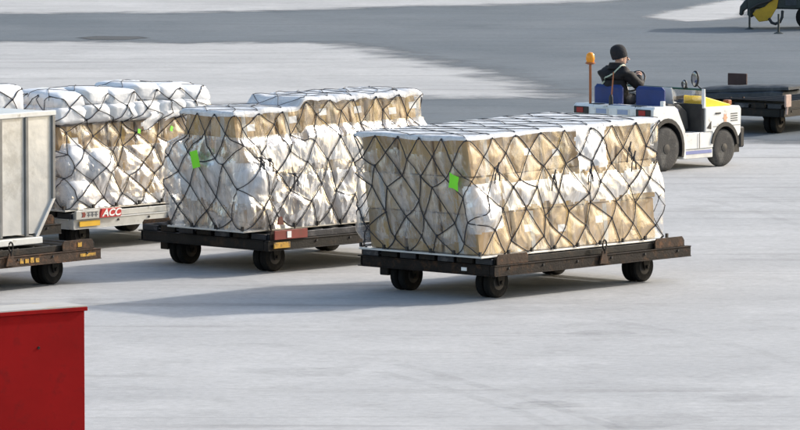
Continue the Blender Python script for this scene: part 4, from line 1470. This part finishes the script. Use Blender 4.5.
# steering wheel
m = MB()
sc = Vector((1.06, 1.08, 1.27))
nrm = Vector((-0.78, 0, 0.62)).normalized()
e1 = Vector((0, 1, 0))
e2 = nrm.cross(e1)
m.tube([sc + (e1 * math.cos(q) + e2 * math.sin(q)) * 0.185 for q in np.linspace(0, 2 * math.pi, 25)], 0.014, 8, caps=False)
for q in (0.5, 2.6, 4.7):
    m.tube([sc, sc + (e1 * math.cos(q) + e2 * math.sin(q)) * 0.18], 0.010, 5)
m.ball(sc, 0.04, 0.04, 0.04, 10, 6)
sw = m.build('steering_wheel', 'black_plastic', tug, smooth=True)
MB().tube([sc - nrm * 0.03, sc - nrm * 0.42], 0.028, 8).build('steering_column', 'dark_trim', tug, smooth=True)
MB().lathe([(0.10, 0.0), (0.115, 0.01), (0.115, 0.03), (0.02, 0.035)], (0.86, 0.90, 1.02), 'x', 20).build('gauge_housing', 'white_steel', tug, smooth=True)
# flashing beacon on its pole and a thin marker rod
MB().tube([(0.10, 1.18, 0.965), (0.09, 1.175, 1.56)], 0.020, 8).build('beacon_pole', 'orange_pole', tug, smooth=True)
bc = MB().lathe([(0.05, 0.0), (0.075, 0.012), (0.075, 0.03), (0.062, 0.035)], (0.09, 1.175, 1.56), 'z', 18).build('beacon', 'orange_pole', tug, smooth=True)
MB().lathe([(0.058, 0.0), (0.068, 0.05), (0.060, 0.115), (0.035, 0.14), (0.01, 0.147)], (0.09, 1.175, 1.595), 'z', 18).build('beacon_lens', 'amber', bc, smooth=True)
MB().tube([(0.08, 0.80, 0.966), (0.13, 0.79, 1.46)], 0.014, 6, r2=0.010).build('marker_rod', 'orange_pole', tug, smooth=True)
MB().lathe([(0.035, 0.0), (0.03, 0.12), (0.018, 0.16)], (0.082, 0.80, 0.966), 'z', 10).build('rod_socket', 'black_plastic', tug, smooth=True)
MB().box(0.30, 0.36, 0.02, 0.08, 0.96, 1.05).build('lever_box', 'white_paint', tug, 0.006)


# body panels were drawn a little long and narrow: bring them to the tractor's real length and width
for o_ in list(tug.children_recursive):
    k_ = o_.name.split('.')[0]
    if k_ in ('rim', 'lens', 'mirror_glass', 'mirror_stalk') or o_.type != 'MESH':
        if k_ == 'rim':
            continue
    if k_ == 'wheel':
        o_.location.x *= KX
        o_.location.y = o_.location.y if o_.location.y < 0.5 else o_.location.y + TW * (KY - 1)
        continue
    if k_ in ('steering_wheel', 'steering_column', 'gauge_housing'):
        o_.location = (0.62 * (KX - 1), 1.09 * (KY - 1), 0)
        continue
    if k_ in ('beacon', 'beacon_lens', 'beacon_pole', 'mirror'):
        c_ = sum((v_.co for v_ in o_.data.vertices), Vector()) / len(o_.data.vertices)
        if k_ == 'beacon_lens':
            continue
        o_.location = (c_.x * (KX - 1), c_.y * (KY - 1), 0)
        continue
    if k_ in ('mirror_glass', 'mirror_stalk'):
        continue
    for v_ in o_.data.vertices:
        v_.co.x *= KX
        v_.co.y *= KY

# ------------------------------------------------------------ the driver
def person():
    root = thing('person', 'person in dark jacket and black knit cap driving the white tractor', 'person',
                 tug.matrix_basis @ Vector((0.62 * KX, 1.09 * KY, 0.925)), AT)
    org = Vector((0.62, 1.09, 0.95))
    J, E, Rr = [], [], []

    def v(p, r, link=None):
        J.append(tuple(Vector(p) - org))
        Rr.append(r)
        if link is not None:
            E.append((link, len(J) - 1))
        return len(J) - 1
    pel = v((0.64, 1.09, 1.045), (0.155, 0.115))
    wa = v((0.605, 1.09, 1.18), (0.185, 0.155), pel)
    ch_ = v((0.60, 1.09, 1.33), (0.205, 0.165), wa)
    up = v((0.635, 1.09, 1.465), (0.165, 0.125), ch_)
    nk = v((0.685, 1.09, 1.53), (0.065, 0.065), up)
    jw = v((0.73, 1.075, 1.575), (0.078, 0.084), nk)
    sk = v((0.725, 1.08, 1.655), (0.090, 0.104), jw)
    v((0.705, 1.085, 1.725), (0.07, 0.082), sk)
    hands = []
    for sg, hand, elb in ((-1, Vector((0.985, 0.975, 1.395)), Vector((0.80, 0.80, 1.225))), (1, Vector((1.0, 1.23, 1.37)), Vector((0.82, 1.36, 1.22)))):
        sh = v((0.625, 1.09 + sg * 0.195, 1.425), (0.098, 0.098), up)
        el = v(elb, (0.075, 0.075), sh)
        wr = v(elb.lerp(hand, 0.78), (0.050, 0.050), el)
        v(hand, (0.034, 0.030), wr)
        hands.append((elb, hand, sg))
        hp = v((0.68, 1.09 + sg * 0.105, 1.03), (0.100, 0.095), pel)
        kn = v((1.06, 1.09 + sg * 0.15, 1.05), (0.072, 0.072), hp)
        an = v((1.17, 1.09 + sg * 0.15, 0.67), (0.050, 0.050), kn)
        v((1.29, 1.09 + sg * 0.15, 0.618), (0.042, 0.036), an)
    me = bpy.data.meshes.new('body')
    me.from_pydata(J, E, [])
    o = bpy.data.objects.new('body', me)
    C.objects.link(o)
    md = o.modifiers.new('s', 'SKIN')
    md.use_smooth_shade = True
    sv = me.skin_vertices[0].data
    for i, r_ in enumerate(Rr):
        sv[i].radius = r_
    sv[pel].use_root = True
    o.modifiers.new('d', 'SUBSURF').levels = 3
    o.modifiers['d'].render_levels = 3
    bpy.context.view_layer.update()
    me2 = bpy.data.meshes.new_from_object(o.evaluated_get(bpy.context.evaluated_depsgraph_get()))
    bpy.data.objects.remove(o)
    bm = bmesh.new()
    bm.from_mesh(me2)
    # fingers and thumbs closed round the rim, nose and ears
    m = MB()
    for elb, hand, sg in hands:
        d = (hand - elb).normalized()
        side = Vector((0, 1, 0)) * 1.0
        dn = d.cross(side).normalized()
        if dn.z > 0:
            dn = -dn
        for k in range(4):
            b = hand + side * (0.020 * (k - 1.5)) + d * 0.015 - org
            ln = (0.036, 0.042, 0.040, 0.032)[k]
            m.tube([b, b + d * ln, b + d * (ln + 0.012) + dn * 0.028, b + d * (ln - 0.02) + dn * 0.045], 0.0095, 6)
        b = hand - side * (0.030 * sg) - org
        m.tube([b - d * 0.03, b + d * 0.005 - side * sg * 0.022, b + d * 0.03 - side * sg * 0.012 + dn * 0.02], 0.010, 6)
    hc = Vector((0.725, 1.078, 1.63)) - org
    HR = Matrix.Rotation(R(-45), 3, 'Z')
    m.tube([hc + HR @ Vector((0.085, 0, 0.015)), hc + HR @ Vector((0.118, 0, -0.014)), hc + HR @ Vector((0.088, 0, -0.024))], 0.013, 6)
    for sg in (-1, 1):
        m.ball(hc + HR @ Vector((0.0, sg * 0.090, -0.005)), 0.022, 0.014, 0.032, 8, 6)
    # padded folds in the jacket and trousers
    bm.normal_update()
    for v_ in bm.verts:
        c = v_.co + org
        if c.z < 1.52 and not any((c - (e.lerp(h, 0.84))).length < 0.125 for e, h, _ in hands):
            f_ = mnoise.noise(Vector((c.x * 6, c.y * 6, c.z * 15))) * 0.014 + mnoise.noise(c * 26) * 0.006
            v_.co += v_.normal * f_
    vs = [bm.verts.new(p) for p in m.v]
    for f in m.f:
        bm.faces.new([vs[i] for i in f])
    for f in bm.faces:
        c = f.calc_center_median() + org
        f.smooth = True
        isH = any((c - (e.lerp(h, 0.84))).length < 0.125 and (c - h).dot((h - e).normalized()) > -0.062 for e, h, _ in hands)
        if c.z > 1.535 or isH:
            f.material_index = 1
        elif c.x > 1.02 and c.z < 0.66:
            f.material_index = 3
        elif c.z < 1.10 and c.x > 0.66:
            f.material_index = 2
        else:
            f.material_index = 0
    bmesh.ops.recalc_face_normals(bm, faces=bm.faces)
    me2.materials.clear()
    for k in ('jacket', 'skin', 'trousers', 'black_plastic'):
        me2.materials.append(M[k])
    bm.to_mesh(me2)
    from mathutils.bvhtree import BVHTree
    tree = BVHTree.FromBMesh(bm)
    bm.free()
    b = bpy.data.objects.new('body', me2)
    C.objects.link(b)
    b.parent = root
    # collar and cap
    MB().lathe([(0.135, -0.04), (0.120, 0.0), (0.104, 0.045), (0.085, 0.045)], Vector((0.66, 1.09, 1.53)) - org, 'z', 18).build('collar', 'jacket', root, smooth=True)
    cap = MB()
    cc = Vector((0.708, 1.090, 1.68)) - org
    cap.lathe([(0.098, -0.045), (0.108, -0.04), (0.112, -0.01), (0.113, 0.03), (0.111, 0.07), (0.101, 0.105), (0.080, 0.135), (0.048, 0.153), (0.018, 0.160), (0.003, 0.161)], (0, 0, 0), 'z', 22)
    cp = cap.build('knit_cap', 'beanie', root, smooth=True, loc=cc)
    cp.rotation_euler = (0, R(-16), R(-45))
    for sg in (-1, 1):
        MB().ball(hc + HR @ Vector((0.088, sg * 0.034, 0.020)), 0.010, 0.012, 0.008, 8, 6).build('eye', 'black_plastic', root)
    MB().ball(hc + HR @ Vector((0.080, 0, -0.050)), 0.010, 0.026, 0.006, 8, 6).build('mouth', 'red_plate', root)
    # reflective piping of the work vest: over the near shoulder and round the back
    for nm, mt, path, rr in (('vest_strap', 'strap', [(0.40, 1.30, 1.16), (0.42, 1.24, 1.26), (0.44, 1.14, 1.36), (0.48, 1.02, 1.44), (0.56, 0.97, 1.52), (0.68, 0.98, 1.50), (0.78, 1.0, 1.40), (0.8, 1.02, 1.25)], 0.012),
                             ('vest_strap', 'strap_green', [(0.36, 1.30, 1.06), (0.36, 1.31, 1.12), (0.38, 1.32, 1.17)], 0.012)):
        pts = []
        pv = [Vector(p) - org for p in path]
        for a_, b_ in zip(pv[:-1], pv[1:]):
            for t in np.linspace(0, 1, 5, endpoint=False):
                q = a_.lerp(b_, t)
                co, no, _, _ = tree.find_nearest(q)
                pts.append(co + no * 0.004)
        MB().tube(pts, rr, 6).build(nm, mt, root, smooth=True)
    return root


person().scale = (1.10, 1.12, 1.03)

# ------------------------------------------------------------ dark dolly behind the tractor
A6 = R(58)
w6 = at(772, 133.5)
u6, v6 = Vector((math.cos(A6), math.sin(A6), 0)), Vector((-math.sin(A6), math.cos(A6), 0))
c6 = w6 - u6 * 0.33 - v6 * 0.40
d6 = make_dolly('black dolly with folded tarpaulin, behind the tractor at the right edge', None, A6, 3.4, 2.2, 'steel_black', 'steel_black', 'steel_black', corner=c6)
MB().box(-0.03, 0.16, -0.05, -0.014, 0.455, 0.66).build('corner_bracket', 'pink_post', d6, 0.01)
MB().tube([(0.02, -0.03, 0.34), (0.06, -0.03, 0.56)], 0.022, 6).build('bracket_post', 'pink_post', d6)
t6 = thing('folded_tarpaulin', 'long dark grey folded tarpaulin lying across the dolly behind the tractor', 'tarpaulin', (c6.x, c6.y, 0.54), A6)


def tarp_layer(y0, y1, x0, x1, za, zb, th, seed):
    ny_, nx_ = 40, 10
    top, bot = [], []
    for i in range(ny_ + 1):
        for j in range(nx_ + 1):
            y = y0 + (y1 - y0) * i / ny_
            x = x0 + (x1 - x0) * j / nx_
            e = min(1, 6 * min(i / ny_, 1 - i / ny_), 4 * min(j / nx_, 1 - j / nx_)) ** 0.5
            n_ = 0.03 * float(ridged(np.array(x * 3.0 + seed), np.array(y * 2.2), seed % 8, 3))
            zc = za + (zb - za) * i / ny_
            top.append((x, y, zc + th * (0.45 + 0.55 * e) + n_))
            bot.append((x, y, zc))
    n = (nx_ + 1)
    fs = []
    N_ = len(top)
    for i in range(ny_):
        for j in range(nx_):
            a = i * n + j
            fs.append((a, a + 1, a + n + 1, a + n))
            fs.append((N_ + a, N_ + a + n, N_ + a + n + 1, N_ + a + 1))
    ring = [j for j in range(n)] + [i * n + nx_ for i in range(1, ny_ + 1)] + [ny_ * n + j for j in range(nx_ - 1, -1, -1)] + [i * n for i in range(ny_ - 1, 0, -1)]
    for a, b in zip(ring, ring[1:] + ring[:1]):
        fs.append((a, b, b + N_, a + N_))
    return MB().add(top + bot, fs)


tarp_layer(0.06, 1.75, 0.05, 0.75, 0.10, 0.0, 0.085, 3).build('lower_fold', 'dark_slab', t6, smooth=True)
tarp_layer(-0.02, 1.70, 0.10, 0.68, 0.19, 0.088, 0.075, 5).build('upper_fold', 'dark_slab', t6, smooth=True)
bp = thing('brown_board', 'short dark brown board standing on the tarpaulin behind the tractor', 'board', (c6.x + u6.x * 0.9 + v6.x * 1.20, c6.y + u6.y * 0.9 + v6.y * 1.20, 0.515), A6)
MB().box(-0.02, 0.02, -0.02, 0.33, 0.17, 0.40).build('board', 'brown_panel', bp, 0.006)
for y in (0.03, 0.27):
    MB().box(-0.018, 0.018, y, y + 0.03, 0.0, 0.169).build('board_leg', 'brown_panel', bp)

# ------------------------------------------------------------ ground support trailer far off, top right
f1 = at(749.5, 29.5)
f2 = at(778.5, 34.0)
gs = thing('support_trailer', 'dark ground support trailer with ochre side panel, on jacks at the top right', 'trailer', (f1.x, f1.y, 0), R(-10))
q2 = gs.matrix_basis.inverted() if False else (Matrix.Rotation(R(10), 4, 'Z') @ Matrix.Translation(-Vector((f1.x, f1.y, 0))))
l2 = q2 @ f2
for (x, y) in ((0.0, 0.0), (l2.x, l2.y)):
    j = MB().tube([(x, y, 0.03), (x, y, 0.42)], 0.022, 8).build('jack_leg', 'dark_green', gs, smooth=True)
    MB().lathe([(0.10, 0.0), (0.10, 0.015), (0.03, 0.045)], (x, y, 0), 'z', 14).build('jack_foot', 'dark_green', j, smooth=True)
MB().prism([(-0.06, 0.28), (0.06, 0.24), (0.10, 0.44), (1.9, 0.42), (1.9, 1.5), (-0.06, 1.3), (-0.06, 0.62)], 0.06, 1.3).build('frame', 'dark_green', gs, 0.03)
MB().prism([(-0.24, 0.30), (-0.17, 0.28), (-0.15, 0.38), (-0.05, 0.44), (-0.05, 0.66), (-0.13, 0.60), (-0.22, 0.48)], 0.1, 0.35).build('drawbar_nose', 'dark_green', gs, 0.02)
MB().tube([(0.0, 0.03, 0.36), (0.02, 0.0, 0.44), (0.18, -0.02, 0.53), (0.45, -0.03, 0.62), (0.62, -0.03, 0.76)], 0.026, 8).build('handrail', 'hub', gs, smooth=True)
MB().prism([(0.06, 0.33), (0.20, 0.16), (0.42, 0.19), (0.58, 0.46), (0.64, 0.80), (0.50, 0.84), (0.46, 0.62), (0.32, 0.48), (0.14, 0.42)], 0.0, 0.05).build('side_panel', 'ochre', gs, 0.012)
MB().tube([(0.42, -0.04, 0.24), (0.48, -0.06, 0.15), (0.56, -0.06, 0.125), (0.66, -0.05, 0.17), (0.70, -0.03, 0.27), (0.70, 0.02, 0.40)], 0.032, 8).build('hose', 'black_plastic', gs, smooth=True)
for y in (0.02, 1.15):
    wl = MB().lathe([(0.12, 0), (0.24, 0.0), (0.27, 0.03), (0.27, 0.13), (0.24, 0.16), (0.12, 0.16)], (0, 0, 0), 'y', 24).build('wheel', 'rubber', gs, smooth=True, loc=(1.25, y, 0.27))
    MB().lathe([(0.118, 0.01), (0.10, 0.03), (0.10, 0.13), (0.118, 0.15)], (0, 0, 0), 'y', 18).build('hub', 'hub', wl, smooth=True)
MB().box(0.75, 1.0, 0.04, 0.058, 0.5, 0.72).build('hatch', 'dark_slab', gs, 0.01)
